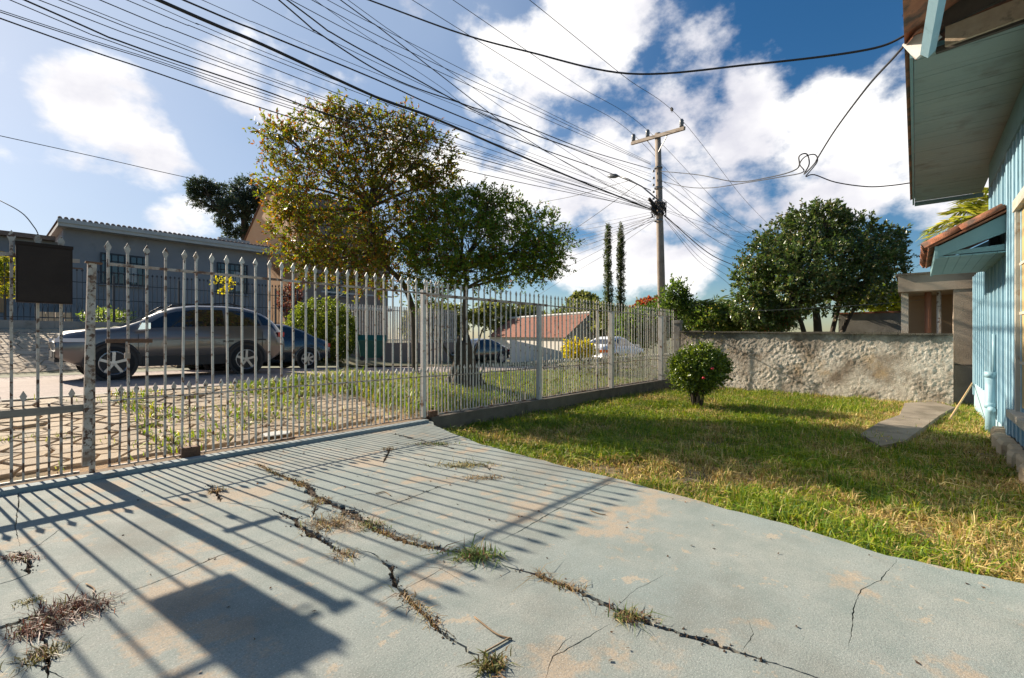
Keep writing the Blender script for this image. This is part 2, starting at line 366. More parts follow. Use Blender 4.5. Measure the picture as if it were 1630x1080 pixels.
slab = MB(); slab.v = [(v_.x, v_.y, 0.0) for v_ in cv]; slab.f = [f if (cv[f[1]]-cv[f[0]]).cross(cv[f[2]]-cv[f[0]]) > 0 else f[::-1] for f in top]
ed = {}
for f in slab.f:
    for a, b in zip(f, f[1:]+f[:1]): ed[(a, b)] = 1
nb = len(slab.v); dep = {}
for (a, b) in list(ed):
    if (b, a) not in ed:
        for q in (a, b):
            if q not in dep: dep[q] = len(slab.v); slab.v.append((cv[q].x, cv[q].y, -.3))
        slab.f.append((b, a, dep[a], dep[b]))
def slab_material():
    """faded blue-grey paint over sandy concrete: broad fading, worn peach patches, dark grime, fine aggregate speckle"""
    mt = bpy.data.materials.new('painted concrete'); mt.use_nodes = True; N = mt.node_tree.nodes; L = mt.node_tree.links; b = N['Principled BSDF']; b.inputs['Roughness'].default_value = .9; b.inputs['Specular IOR Level'].default_value = .25
    g = N.new('ShaderNodeNewGeometry')
    def nz(s, d, off, r=.6):
        mp = N.new('ShaderNodeMapping'); mp.inputs['Location'].default_value = (off, off*.7, 0); L.new(g.outputs['Position'], mp.inputs[0])
        n = N.new('ShaderNodeTexNoise'); n.inputs['Scale'].default_value = s; n.inputs['Detail'].default_value = d; n.inputs['Roughness'].default_value = r; L.new(mp.outputs[0], n.inputs['Vector']); return n.outputs[0]
    def rg(f, lo, hi, a=0., c=1.):
        r = N.new('ShaderNodeMapRange'); r.inputs[1].default_value = lo; r.inputs[2].default_value = hi; r.inputs[3].default_value = a; r.inputs[4].default_value = c; L.new(f, r.inputs[0]); return r.outputs[0]
    def mx(f, a, c):
        x = N.new('ShaderNodeMix'); x.data_type = 'RGBA'; L.new(f, x.inputs[0])
        for k, v in ((6, a), (7, c)):
            if isinstance(v, tuple): x.inputs[k].default_value = (*v, 1)
            else: L.new(v, x.inputs[k])
        return x.outputs[2]
    col = mx(rg(nz(.9, 5, 1.), .35, .65), (.245, .285, .27), (.335, .335, .295))
    col = mx(rg(nz(3.2, 8, 4., .7), .38, .66, 0, .85), col, (.20, .235, .215))
    col = mx(rg(nz(1.5, 9, 9., .68), .545, .60, 0, .62), col, (.44, .315, .205))
    col = mx(rg(nz(5., 9, 21., .7), .60, .625, 0, .7), col, (.44, .35, .25))
    col = mx(rg(nz(1.1, 6, 15.), .52, .70, 0, .7), col, (.17, .165, .14))
    col = mx(rg(nz(95, 3, 2.), .50, .66, 0, .55), col, (.17, .175, .165)); col = mx(rg(nz(160, 2, 6.), .56, .7, 0, .5), col, (.55, .54, .5))
    L.new(col, b.inputs['Base Color'])
    bp = N.new('ShaderNodeBump'); bp.inputs['Strength'].default_value = .5; bp.inputs['Distance'].default_value = .006; L.new(nz(120, 5, 3., .75), bp.inputs['Height']); L.new(bp.outputs[0], b.inputs['Normal']); return mt
m_slab = slab_material()
drive = tag(slab.build('driveway', m_slab), kind='structure')
cb = MB(); used = {}
for f in hole:
    ff = []
    for q in f:
        if q not in used: used[q] = len(cb.v); cb.v.append((cv[q].x, cv[q].y, -.022 + .012*fbm(cv[q].x*30, cv[q].y*30)))
        ff.append(used[q])
    cb.f.append(tuple(ff) if (cv[f[1]]-cv[f[0]]).cross(cv[f[2]]-cv[f[0]]) > 0 else tuple(ff[::-1]))
m_cs = mat('crack soil', (.07, .045, .03), (.12, .08, .05), 30, .95, .8, 200)
tag(cb.build('crack_soil', m_cs), kind='structure')
lip = MB().box((-5, 5.2, -.02), (4.2, 5.31, .035)); m_lip = mat('blue grey threshold', (.22, .27, .28), (.3, .33, .33), 4, .85, .4, 90, stain=(.12, .1, .08), sscale=3)
tag(lip.build('threshold', m_lip), kind='structure')
tag(MB().box((-5, 5.315, -.05), (4.3, 5.55, .006)).build('gate_sill', m_soil), kind='structure')
# crumbs of soil along the open cracks (joined: nobody could count them)
P = []
for (pts, wl) in crack_lines:
    for (x, y), wd in zip(pts, wl):
        if wd > .006:
            for _ in range(5): P.append((x + random.gauss(0, wd*1.0+.004), y + random.gauss(0, wd*1.0+.004), -.012 if random.random() < .5 else .002))
P = np.array(P); n = len(P); s_ = rng.uniform(.002, .0075, (n, 1, 1)); tet = np.array([[1, 0, -.4], [-.6, .8, -.4], [-.6, -.8, -.4], [0, 0, 1.]])
V = P[:, None] + (tet[None] + rng.normal(0, .25, (n, 4, 3)))*s_
F = (np.array([[0, 1, 3], [1, 2, 3], [2, 0, 3], [0, 2, 1]])[None] + (np.arange(n)*4)[:, None, None]).reshape(-1, 3)
tag(link('soil_crumbs', tris_mesh('soil_crumbs', V.reshape(-1, 3), F), m_cs), 'dark soil crumbs along the driveway cracks', 'soil', kind='stuff')
# ---- lawn
def tri_in(poly, x, y):
    ins = False; j = len(poly)-1
    for i in range(len(poly)):
        if (poly[i][1] > y) != (poly[j][1] > y) and x < (poly[j][0]-poly[i][0])*(y-poly[i][1])/(poly[j][1]-poly[i][1]) + poly[i][0]: ins = not ins
        j = i
    return ins
HY = -.92                                            # house wall plane
m_lsoil = mat('lawn soil', (.10, .085, .04), (.19, .14, .075), 2.5, .95, .5, 60, stain=(.3, .22, .12), sscale=1.4, sthr=(.58, .66))
sheet('lawn_soil', fr(2.6, 14, 60), fr(-1.2, 5.4, 40), zlawn, m_lsoil)
path_poly = [(p.x, p.y) for p in (at_z(1370, 700, -.2), at_z(1402, 720, -.2), at_z(1440, 712, -.2), at_z(1497, 668, -.2), at_z(1520, 655, -.2), at_z(1485, 645, -.2), at_z(1440, 648, -.2), at_z(1432, 668, -.2), at_z(1400, 680, -.2))]
m_path = mat('old path concrete', (.21, .165, .12), (.29, .235, .175), 2, .9, .5, 60, stain=(.14, .11, .075), sscale=2, sthr=(.45, .65))
tag(MB().prism(path_poly, -.3, -.125).build('path', m_path), kind='structure')
def lawn_points(n, lo, hi):
    X = rng.uniform(lo[0], hi[0], n); Y = rng.uniform(lo[1], hi[1], n); return X, Y
ocl = [(x, y) for x, y in edge2]
e_y = np.array([q[1] for q in ocl])[::-1]; e_x = np.array([q[0] for q in ocl])[::-1]
def lawn_grass():
    X, Y = lawn_points(420000, (2.9, HY+.03), (13.75, 5.32))
    ex = np.interp(Y, e_y, e_x); keep = X > ex - rng.exponential(.03, len(X))*(rng.uniform(size=len(X)) < .5)
    d = np.hypot(X, Y); keep &= rng.uniform(size=len(X)) < np.clip(1.5 - .105*d, .22, 1.0)
    keep &= (X*C + Y*S > .5) 
    X, Y = X[keep], Y[keep]
    den = np.array([fbm(a*1.1, b*1.1, 1.5, 3) for a, b in zip(X, Y)]); den2 = np.array([fbm(a*4, b*4, 9.5, 2) for a, b in zip(X, Y)])
    keep = rng.uniform(size=len(X)) < np.clip(.82 + .55*den + .45*den2, .12, 1)
    for i in range(len(X)):
        if keep[i] and 8.5 < X[i] < 14 and tri_in(path_poly, X[i], Y[i]): keep[i] = random.random() < .03 + .5*max(0, fbm(X[i]*3, Y[i]*3, 31)-.12)
    X, Y, den, den2 = X[keep], Y[keep], den[keep], den2[keep]
    Z = np.array([zlawn(a, b) for a, b in zip(X, Y)]); n = len(X)
    H = rng.gamma(4, .0128, n)*(1 + .8*den2 + .35*den) + .015; H = np.clip(H, .02, .17)
    green = pick([(.15, .23, .018), (.24, .285, .022), (.075, .145, .014), (.33, .33, .035)], [4, 3, 2, 1.6], n, .25); dry = pick([(.50, .36, .13), (.38, .25, .09), (.58, .46, .2), (.26, .155, .06)], [3, 2, 2, 1], n, .25)
    pd = np.clip(.27 - .75*den + .3*np.clip((1.8-Y)/2.5, 0, 1), .06, .85)
    T = np.where((rng.uniform(size=n) < pd)[:, None], dry, green)
    return grass_mesh('lawn', np.stack([X, Y, Z], 1), H, .009, T, None, 1.0)
m_grass = leafmat('grass blades', .30, .55, .3)
tag(link('lawn', lawn_grass(), m_grass), 'patchy green and straw coloured lawn', 'grass', kind='stuff')
# ---- verge grass outside the fence
def verge_grass():
    n = 170000; X = rng.uniform(1.2, 20, n); Y = rng.uniform(5.6, 8.44, n)
    den = np.array([fbm(a*.8, b*.8, 4.5, 3) for a, b in zip(X, Y)])
    k = np.clip((X-4.2)/2.2, 0, 1)*.75 + np.clip((Y-6.9)/1.2, 0, 1)*np.clip((X-2.2)/1.6, 0, 1)*.8
    keep = rng.uniform(size=n) < np.clip(k*1.25 + .45*den, .0, 1); X, Y, den = X[keep], Y[keep], den[keep]; n = len(X)
    Z = np.array([zverge(a, b) for a, b in zip(X, Y)])-.01
    tall = np.exp(-((X-4.6)/.9)**2)*(Y > 5.7)
    H = rng.gamma(5, .0125, n)*(1 + 1.2*tall) + .02
    T = np.where((rng.uniform(size=n) < .25)[:, None], pick([(.42, .33, .14), (.34, .25, .1)], [1, 1], n), pick([(.19, .29, .018), (.28, .36, .03), (.12, .21, .015), (.36, .37, .04)], [3, 3, 2, 1.5], n))
    return grass_mesh('verge_grass', np.stack([X, Y, Z], 1), H, .014, T, None, .9)
tag(link('verge_grass', verge_grass(), m_grass), 'bright grass growing on the sidewalk verge', 'grass', kind='stuff')
n = 2600; X = rng.uniform(-2.5, 4.5, n); Y = rng.uniform(5.6, 8.44, n); den = np.array([fbm(a*1.6, b*2.4, 14.5, 3) for a, b in zip(X, Y)]); k = den > .16; X, Y = X[k], Y[k]
tag(link('joint_grass', grass_mesh('joint_grass', np.stack([X, Y, [zverge(a, b) for a, b in zip(X, Y)]], 1), rng.gamma(4, .01, len(X))+.02, .009, [(.2, .27, .04), (.34, .34, .08)], [2, 1], .7), m_grass), 'sparse grass between the paving stones', 'grass', kind='stuff')
# ---------------------------------------------------------------- gate and fence
GY = 5.40
m_white = mat('chipped white paint', (.63, .575, .50), (.52, .465, .40), 9, .55, .15, 90, stain=(.15, .065, .03), sscale=15, sthr=(.565, .63), stain2=(.36, .25, .17), s2scale=6, s2thr=(.56, .72))
m_rusty = mat('rusted white paint', (.55, .48, .41), (.40, .34, .28), 9, .6, .2, 90, stain=(.10, .045, .025), sscale=19, sthr=(.51, .58), stain2=(.26, .16, .10), s2scale=7, s2thr=(.53, .68))
m_rust = mat('rust', (.12, .06, .035), (.2, .1, .055), 14, .85, .5, 80)
m_rail = mat('rusty rail paint', (.5, .43, .37), (.36, .25, .18), 7, .65, .2, 90, stain=(.15, .07, .04), sscale=9, sthr=(.5, .58))
def picket_mesh(h, wd, tipw, tiph, tip=True):
    b = MB(); b.box((-wd/2, -wd/2, 0), (wd/2, wd/2, h - (tiph if tip else 0)))
    if tip:
        z0 = h-tiph; t = .005
        prof = [(-wd*.45, z0-.004), (-tipw/2, z0+tiph*.45), (0, z0+tiph), (tipw/2, z0+tiph*.45), (wd*.45, z0-.004)]
        b.prism(prof, -t, t, Matrix(((1, 0, 0, 0), (0, 0, 1, 0), (0, 1, 0, 0), (0, 0, 0, 1))))
    return b.mesh('picket')
TALL = picket_mesh(1.995, .0185, .05, .095); SHORT = picket_mesh(.715, .0135, .044, .085)
TALLR = TALL.copy(); SHORTR = SHORT.copy(); STUB = picket_mesh(.60, .015, .04, .08, False)
for me, mm in ((TALL, m_white), (SHORT, m_white), (TALLR, m_rusty), (SHORTR, m_rusty), (STUB, m_rusty)): me.materials.append(mm)
def pickets(parent, u0, n, sp, z0, tall, short, y=0.0, skip_last=True):
    for i in range(n):
        o = link('picket', tall, None, parent, (u0+i*sp, y, z0)); o.rotation_euler = (random.gauss(0, .004), random.gauss(0, .004), random.gauss(0, .05))
        if not (skip_last and i == n-1):
            o = link('short_picket', short, None, parent, (u0+(i+.5)*sp, y, z0)); o.rotation_euler = (random.gauss(0, .006), random.gauss(0, .008), random.gauss(0, .08))
# sliding gate
SP = .1345; NG = 29
gate = thing('sliding_gate', 'long white spear-topped sliding gate with rusty rollers across the driveway', 'gate', (.775, GY, .055))
for i in range(NG):
    rusty = i < 4
    o = link('picket', TALLR if rusty else TALL, None, gate, (i*SP, 0, 0)); o.rotation_euler = (random.gauss(0, .004), random.gauss(0, .004), random.gauss(0, .05))
    if i < NG-1: link('short_picket', SHORTR if i < 5 else SHORT, None, gate, ((i+.5)*SP, 0, 0)).rotation_euler = (random.gauss(0, .006), random.gauss(0, .008), random.gauss(0, .08))
GL = (NG-1)*SP
MB().box((-.011, -.024, 1.775), (GL+.011, -.0115, 1.80)).build('top_rail', m_rail, gate)
MB().box((-.011, -.02, .572), (GL+.011, -.0115, .587)).build('middle_rail', m_rusty, gate)
MB().box((-.011, -.014, -.012), (GL+.011, .014, 0.0)).build('bottom_rail', m_rail, gate)
MB().box((-.03, -.045, 1.09), (.30, -.025, 1.125)).build('latch_bar', m_rust, gate)
hp = MB(); hp.tube([(.11, -.05, 1.1), (.11, -.055, 1.0), (.115, -.05, .98)], .008, 6); hp.box((.095, -.065, .95), (.135, -.04, 1.0)).build('padlock', m_rail, gate)
for u in (4.5*SP, NG*SP-.26):
    rb = MB(); rb.box((-.08, -.04, -.035), (.08, -.028, .055)); rb.box((-.08, .028, -.035), (.08, .04, .055)); rb.box((-.08, -.04, .055), (.08, .04, .065))
    rb.tube([(-.03, -.05, -.0), (-.03, .05, -.0)], .012, 8); rb.tube([(.03, -.05, -.0), (.03, .05, -.0)], .012, 8)
    ro = rb.build('roller_housing', m_rust, gate, loc=(u, 0, 0)); MB().tube([(-.03, -.015, -.006), (-.03, .015, -.006)], .034, 14).tube([(.04, -.015, -.006), (.04, .015, -.006)], .034, 14).build('roller', m_rust, ro)
tk = MB().box((-1.6, GY-.016, .007), (4.6, GY+.016, .011)).box((-1.6, GY-.004, .0111), (4.6, GY+.004, .014)).build('gate_track', m_rust); tag(tk, 'rusty steel floor track under the sliding gate', 'track')
# fixed fence on the low kerb wall
FY = 5.475
kw = MB().box((4.36, 5.33, -.35), (13.75, 5.56, .035)); m_kw = mat('dark damp concrete', (.11, .09, .07), (.17, .14, .11), 4, .9, .5, 60, stain=(.05, .05, .03), sscale=2)
tag(kw.build('kerb_wall', m_kw), 'low dark concrete kerb wall under the picket fence beside the lawn', 'wall')
fence = thing('picket_fence', 'white spear-topped metal picket fence on the low kerb wall', 'fence', (4.30, FY, .035))
nf = 70
pickets(fence, .1, nf, .1345, .02, TALL, SHORT)
FLn = .1 + (nf-1)*.1345 + .08
MB().box((0, -.026, 1.78), (3.05, -.012, 1.825)).build('top_rail', m_rail, fence)
MB().box((3.05, -.022, 1.79), (FLn, -.012, 1.812)).build('top_rail', m_rusty, fence)
MB().box((0, -.021, .575), (FLn, -.012, .592)).build('middle_rail', m_rusty, fence)
MB().box((0, -.013, .0), (FLn, .013, .02)).build('bottom_rail', m_rail, fence)
m_post = mat('white post paint', (.62, .58, .53), (.5, .45, .4), 6, .6, .15, 90, stain=(.2, .11, .06), sscale=7, sthr=(.6, .66))
for u, hgt, wd in ((-.03, 1.86, .06), (2.72, 1.78, .075), (4.9, 1.8, .03), (5.5, 1.78, .085), (8.28, 1.78, .11)):
    MB().box((u-wd/2, -.03-wd, 0), (u+wd/2, -.03, hgt)).build('post', m_post, fence)
# pedestrian gate at the left, with the meter box
side = thing('side_gate', 'rusted white spear-topped pedestrian gate left of the sliding gate', 'gate', (.60, GY+.01, .03))
us = [-.133, -.27, -.417, -.56, -.70, -.84, -.98, -1.12, -1.26, -1.40, -1.54, -1.68, -1.82, -1.96, -2.1]
for i, u in enumerate(us):
    link('picket', TALLR, None, side, (u, 0, .02)); link('short_picket', STUB if i == 1 else SHORTR, None, side, (u+.065, 0, .02))
MB().box((-2.2, -.026, 1.80), (-.02, -.0115, 1.83)).build('top_rail', m_rail, side)
MB().box((-2.2, -.014, .0), (-.02, .014, .02)).build('bottom_rail', m_rail, side)
m_wood = mat('weathered wood', (.2, .165, .13), (.34, .29, .235), 6, .9, .5, 60, stretch=(.3, 3, 3))
rl = MB(); n = 9; sec = []
for i in range(n):
    u = -2.2 + i*2.2/(n-1); zz = .565 - .01*(n-i)/n; hh = .030 + .004*fbm(u*3, 1.0)
    rl.v += [(u, -.055, zz-hh), (u, -.012, zz-hh), (u, -.012, zz+hh), (u, -.055, zz+hh)]
    if i: rl.f += [(4*i-4+j, 4*i-4+(j+1) % 4, 4*i+(j+1) % 4, 4*i+j) for j in range(4)]
rl.f += [(0, 1, 2, 3), (4*n-1, 4*n-2, 4*n-3, 4*n-4)]; rl.build('middle_rail', m_wood, side)
gp = thing('gate_post', 'peeling white and rust gate posts between the side gate and the sliding gate', 'post', (.615, GY-.045, .0))
M_ = Matrix.Rotation(math.radians(1.2), 4, 'Y'); MB().box((-.028, -.03, .10), (.028, .03, 1.83), M_).build('outer_post', m_rusty, gp)
MB().box((-.02, .035, 0), (.02, .07, 1.80), Matrix.Translation((.045, 0, 0))).build('inner_post', m_rusty, gp); MB().box((-.045, -.045, 1.83), (.065, .02, 1.842), M_).build('cap', m_rust, gp)
MB().box((-.03, -.012, 1.77), (-.0, .012, 1.785), Matrix.Translation((-.12, 0, 0))).box((-.12, -.006, 1.772), (-.02, .006, 1.782)).build('strike', m_rust, gp)
m_box = mat('dark brown metal', (.022, .014, .011), (.036, .023, .018), 5, .7, .1, 60, stain=(.06, .035, .024), sscale=4, spec=.2)
bxo = thing('metal_box', 'square dark brown metal box mounted on the side gate pickets', 'box', (.365, GY-.02, 1.47))
MB().box((-.162, -.075, 0), (.162, -.012, .475)).build('case', m_box, bxo); MB().box((-.166, -.083, .455), (.166, -.012, .479)).build('lid', m_box, bxo)
MB().box((-.15, -.0785, .015), (.15, -.0752, .445)).build('front_plate', mat('brown plate', (.028, .018, .014), (.045, .03, .023), 3, .65, .1, 60, spec=.2), bxo)
# concrete end post of the fence
ep = MB().box((-.11, -.11, 0), (.11, .11, 1.95)).box((-.13, -.13, 1.9), (.13, .13, 2.0)); m_conc = mat('grey render', (.25, .225, .195), (.33, .3, .26), 2.5, .9, .4, 70, stain=(.15, .13, .11), sscale=1.5)
o = ep.build('end_post', m_conc, loc=(13.93, 5.45, -.25)); tag(o, 'square concrete post where the picket fence meets the plastered wall', 'post')
# ---------------------------------------------------------------- rough plastered boundary wall
WX = 13.8
def rough_wall():
    ys = fr(5.3, -.60, 420); zs = fr(-.4, 1.0, 110); V = []; F = []
    ny, nz = len(ys), len(zs)
    def topz(y): return 1.40 - .13*(5.3-y)/5.9 + .02*fbm(y*2.5, 0, 0)
    for i, y in enumerate(ys):
        for j in range(nz):
            t = j/(nz-1); z = -.45 + (topz(y)+.45)*t
            a = fbm(y*13, z*13, 0, 5); b = noise.noise(Vector((y*34, z*34, 3)))
            amp = .0068 if y < 4.1 else .004
            bat = .05*max(0, -z+.2)*.4
            kk = .35 + 1.3*max(0, min(1, .5+1.2*fbm(y*1.1, z*1.4, 8, 3))); c_ = noise.noise(Vector((y*70, z*60, 6)))
            V.append((WX + .07*(y-5.3) - (a*.9 + .35*b + .3*c_)*amp*1.3*kk - bat, y, z))
    for i in range(ny-1):
        for j in range(nz-1): F.append((i*nz+j, i*nz+j+1, (i+1)*nz+j+1, (i+1)*nz+j))
    k = len(V)
    for i, y in enumerate(ys): V.append((WX+.16+.07*(y-5.3), y, topz(y)+.01)); V.append((WX+.16+.07*(y-5.3), y, -.45))
    for i in range(ny-1): F.append((i*nz+nz-1, k+2*i, k+2*i+2, (i+1)*nz+nz-1)); F.append((k+2*i, k+2*i+1, k+2*i+3, k+2*i+2))
    me = bpy.data.meshes.new('plaster'); me.from_pydata(V, [], F); me.polygons.foreach_set('use_smooth', [True]*len(F)); me.update(); return me
m_plas = mat('old white roughcast', (.62, .54, .43), (.70, .64, .54), 2.2, .95, .9, 60, c3=(.42, .34, .26), stain=(.22, .165, .115), sscale=1.3, sthr=(.5, .66), stain2=(.45, .31, .17), s2scale=1.1, s2thr=(.6, .72), ztop=(1.45, .85, (.13, .115, .09)))
bw = thing('boundary_wall', 'old rough plastered white boundary wall at the end of the lawn', 'wall', (0, 0, 0))
link('plaster', rough_wall(), m_plas, bw)
m_moss = mat('mossy coping', (.09, .075, .055), (.16, .135, .1), 6, .95, .7, 50)
cp = MB(); 
for i in range(20):
    y0 = 5.3 - i*.295; sx = WX + .07*(y0-.15-5.3); cp.box((sx-.06+random.uniform(-.01, .01), y0-.292, 1.385 - .0065*i), (sx+.175, y0-.003, 1.43 - .0065*i + random.uniform(-.022, .012)))
cp.build('coping', m_moss, bw)
# dead vine climbing the wall
vn = thing('wall_vine', 'thin dry vine climbing the plastered wall behind the round bush', 'vine', (WX-.06, 4.55, -.22)); vb = MB()
for k in range(5):
    pth = [Vector((0, .25*k-.3, 0))]
    for i in range(9): pth.append(pth[-1] + Vector((random.uniform(-.006, .006), random.uniform(-.08, .06)+.02*(k-2), random.uniform(.08, .2))))
    vb.tube(pth, [.012*(1-i/11) for i in range(len(pth))], 4)
vb.build('stem', mat('bark', (.10, .075, .05), (.16, .12, .085), 12, .95, .6, 60), vn)
Pl = np.stack([rng.uniform(-.06, .0, 260), rng.normal(.1, .4, 260), rng.uniform(.2, 1.6, 260)], 1)
m_leaf = leafmat('leaf', .45, .45, .4); m_gloss = leafmat('glossy leaf', .3, .3, .6)
link('leaves', leaves_mesh('leaves', Pl, rng.normal(size=(260, 3)), .05, .03, [(.12, .15, .04), (.25, .2, .08)], [1, 1]), m_leaf, vn)
# ---------------------------------------------------------------- the blue house
m_blue = mat('blue board paint', (.24, .395, .48), (.30, .455, .53), 2.0, .6, .2, 60, stain=(.16, .25, .28), sscale=5, sthr=(.58, .72), stain2=(.36, .48, .52), s2scale=7, s2thr=(.58, .7), stretch=(1, 1, .25))
m_teal = mat('teal trim paint', (.15, .27, .285), (.19, .31, .32), 3, .6, .15, 60, stain=(.10, .16, .16), sscale=5, sthr=(.6, .75))
m_soff = mat('soffit paint', (.20, .265, .25), (.245, .305, .285), 2, .7, .2, 60, stain=(.14, .15, .13), sscale=2.5, sthr=(.55, .78))
m_tile = mat('clay tile', (.26, .085, .042), (.38, .145, .07), 5, .85, .4, 60, stain=(.085, .05, .035), sscale=5, sthr=(.46, .62))
m_lwood = mat('bare wood', (.36, .27, .18), (.28, .2, .13), 4, .85, .3, 60, stretch=(.4, 3, 3), stain=(.13, .1, .07), sscale=3)
m_dark = mat('dark timber', (.05, .04, .032), (.085, .065, .05), 5, .9)
house = thing('blue_house', 'light blue timber board house with deep eave at the right', 'house', (0, HY, 0))
HB = -.22
def wall_seg(name, u0, u1, z0, z1): return MB().box((u0, -.12, z0), (u1, 0, z1)).build(name, m_blue, house)
wall_seg('wall', 3.0, 10.5, .05, 3.9); wall_seg('low_wall', 10.502, 13.35, .3, 2.45)
MB().box((3.0, -.4, -.4), (9.3, -.02, .045)).build('foundation', m_conc, house)
MB().box((9.305, -.125, -.4), (13.36, .012, .30)).build('plinth', mat('blue render', (.29, .43, .48), (.34, .47, .51), 2, .85, .3, 50, stain=(.2, .24, .22), sscale=2), house)
# vertical boards with proud battens, each its own piece
bt = {}
def batten(u, z0, z1, wd, t):
    key = (round(z0, 2), round(z1, 2), wd, t)
    if key not in bt: bt[key] = MB().box((-wd/2, .0, z0), (wd/2, t, z1)).mesh('batten'); bt[key].materials.append(m_blue)
    link('batten', bt[key], None, house, (u, .001, 0))
u = 6.2; k = 0
while u < 13.3:
    if u < 10.45: batten(u, .0, 3.86, .05 if k % 2 else .065, .026 if k % 2 else .034)
    elif u > 10.55: batten(u, .31, 2.42, .09, .05)
    u += .14 if u < 8.6 else (.21 if u < 10.45 else .34); k += 1
MB().box((8.52, .0, -.05), (8.66, .045, 3.8)).build('corner_board', m_blue, house); MB().box((10.42, .0, .1), (10.54, .04, 3.88)).build('corner_board', m_blue, house)
MB().box((13.25, -.0, .05), (13.36, .035, 2.45)).build('corner_board', m_blue, house)
MB().box((3.0, .0, 3.55), (10.4, .05, 3.9)).build('frieze_board', m_teal, house)
# eave: soffit planks, fascia, gutter tiles
SZ = 3.92; sof = MB().box((0, -.02, 0), (.108, .93, .016)).mesh('soffit_plank'); sof.materials.append(m_soff)
u = 5.95; 
while u < 12.3:
    o = link('soffit_plank', sof, None, house, (u, 0, SZ + random.uniform(0, .004))); u += .1115
fas = MB().box((5.9, .935, SZ-.035), (12.42, .962, SZ+.12)); fas.build('fascia', m_teal, house)
MB().box((12.40, -.05, SZ-.06), (12.43, .93, SZ+.02)).build('end_trim', m_teal, house)
MB().box((5.87, -.05, SZ-.045), (5.90, .93, SZ+.03)).build('end_trim', m_teal, house)
roofm = MB().add([(3.2, 1.0, SZ+.13), (12.5, 1.0, SZ+.13), (12.5, -3.4, SZ+1.9), (3.2, -3.4, SZ+1.9), (3.2, 1.0, SZ+.09), (12.5, 1.0, SZ+.09), (12.5, -3.4, SZ+1.86), (3.2, -3.4, SZ+1.86)], [(0, 1, 2, 3), (7, 6, 5, 4), (0, 4, 5, 1), (1, 5, 6, 2), (2, 6, 7, 3), (3, 7, 4, 0)])
roof = roofm.build('roof', m_tile, house)
def tile_mesh(L_, r=.085, flip=False):
    b = MB(); n = 7; V = []
    for s0, rr, z in ((0, r*1.08, 0), (L_, r*.9, .015)):
        for th in (0, .014):
            for i in range(n):
                a = math.pi*i/(n-1); V.append((rr*math.cos(a)*(1+th), s0, (rr*math.sin(a))*(1+th*2) + th + z))
    F = []
    for i in range(n-1):
        F += [(n+i, n+i+1, 3*n+i+1, 3*n+i), (i+1, i, 2*n+i, 2*n+i+1), (i, i+1, n+i+1, n+i), (2*n+i+1, 2*n+i, 3*n+i, 3*n+i+1)]
    if flip: V = [(x, y, -z) for x, y, z in V]; F = [f[::-1] for f in F]
    me = b.add(V, F).mesh('roof_tile', True); me.materials.append(m_tile); return me
TL = tile_mesh(.46); TLF = tile_mesh(.46, .08, True)
ang = math.atan2(1.77, 4.4)
for i in range(36):
    for r_ in range(2):
        o = link('roof_tile', TL, None, roof, (3.4+i*.256, .96 - r_*.38, SZ+.135+r_*.153)); o.scale = (1.2, -1, .8)
        o.rotation_euler = (-ang, random.gauss(0, .03), random.gauss(0, .03))
# broken verge of the front roof over the camera side: boards, laths, tile ends
vb_ = at_depth(1477, 84, 4.3); va_ = at_depth(1503, -60, 3.3)
MB().tube([vb_ - Vector((0, HY, 0)), va_ - Vector((0, HY, 0))], .055, 4).build('barge_board', m_blue, house)
def plank(a, b, wd, th, name, m):
    a = Vector(a); b = Vector(b); d = (b-a); L_ = d.length; d.normalize(); s_ = d.cross(Vector((0, 0, 1))).normalized(); n_ = s_.cross(d)
    M = Matrix((( d.x, s_.x, n_.x, a.x), (d.y, s_.y, n_.y, a.y-HY), (d.z, s_.z, n_.z, a.z), (0, 0, 0, 1)))
    return MB().box((0, -th/2, -wd/2), (L_, th/2, wd/2), M).build(name, m, house)
plank(at_depth(1505, 60, 4.15), at_depth(1690, -10, 3.6), .17, .03, 'verge_board', m_lwood)
plank(at_depth(1490, 82, 4.28), at_depth(1690, 12, 3.7), .05, .04, 'verge_lath', m_dark)
plank(at_depth(1500, 20, 4.2), at_depth(1700, -80, 3.6), .3, .03, 'verge_sheathing', m_dark)
plank(at_depth(1456, 55, 4.4), at_depth(1478, 78, 4.3), .22, .03, 'fascia_end', m_post)
for (px, py, Y_) in ((1452, 30, 4.3), (1460, 8, 4.1), (1520, 5, 4.1), (1553, -12, 4.0), (1470, -15, 4.0), (1457, 75, 4.45)):
    p = at_depth(px, py, Y_); o = link('broken_tile', TL, None, house, (p.x, p.y-HY, p.z)); o.rotation_euler = (random.uniform(-.3, .3), random.uniform(-.4, .2), random.uniform(1.0, 2.0)); o.scale = (.9, .5, .9)
# window awning with clay tiles
aw = [(8.6, .69), (10.9, .69)]
def quad(name, pts, m, parent, th=.02):
    P = [Vector(p) for p in pts]; n_ = (P[1]-P[0]).cross(P[2]-P[0]).normalized()*th; b = MB(); k = len(P)
    b.add(P + [p - n_ for p in P], [tuple(range(k)), tuple(range(2*k-1, k-1, -1))] + [(i, i+k, (i+1) % k+k, (i+1) % k) for i in range(k)]); return b.build(name, m, parent)
zA, zF = 2.80, 2.42
quad('awning_side', [(8.6, .0, zA-.0), (8.6, .69, zF+.02), (8.6, .72, zF-.14), (8.6, .0, zA-.24)], m_teal, house, .03)
quad('awning_side', [(10.9, .0, zA), (10.9, .69, zF+.02), (10.9, .72, zF-.14), (10.9, .0, zA-.24)], m_teal, house, .03)
MB().box((8.57, .69, zF-.15), (10.93, .72, zF+.02)).build('awning_fascia', m_teal, house)
for i in range(6):
    MB().box((8.605+.0, .012+i*.113, zF-.13 + .0), (10.895, .012+i*.113+.109, zF-.115)).build('awning_soffit_plank', m_teal, house)
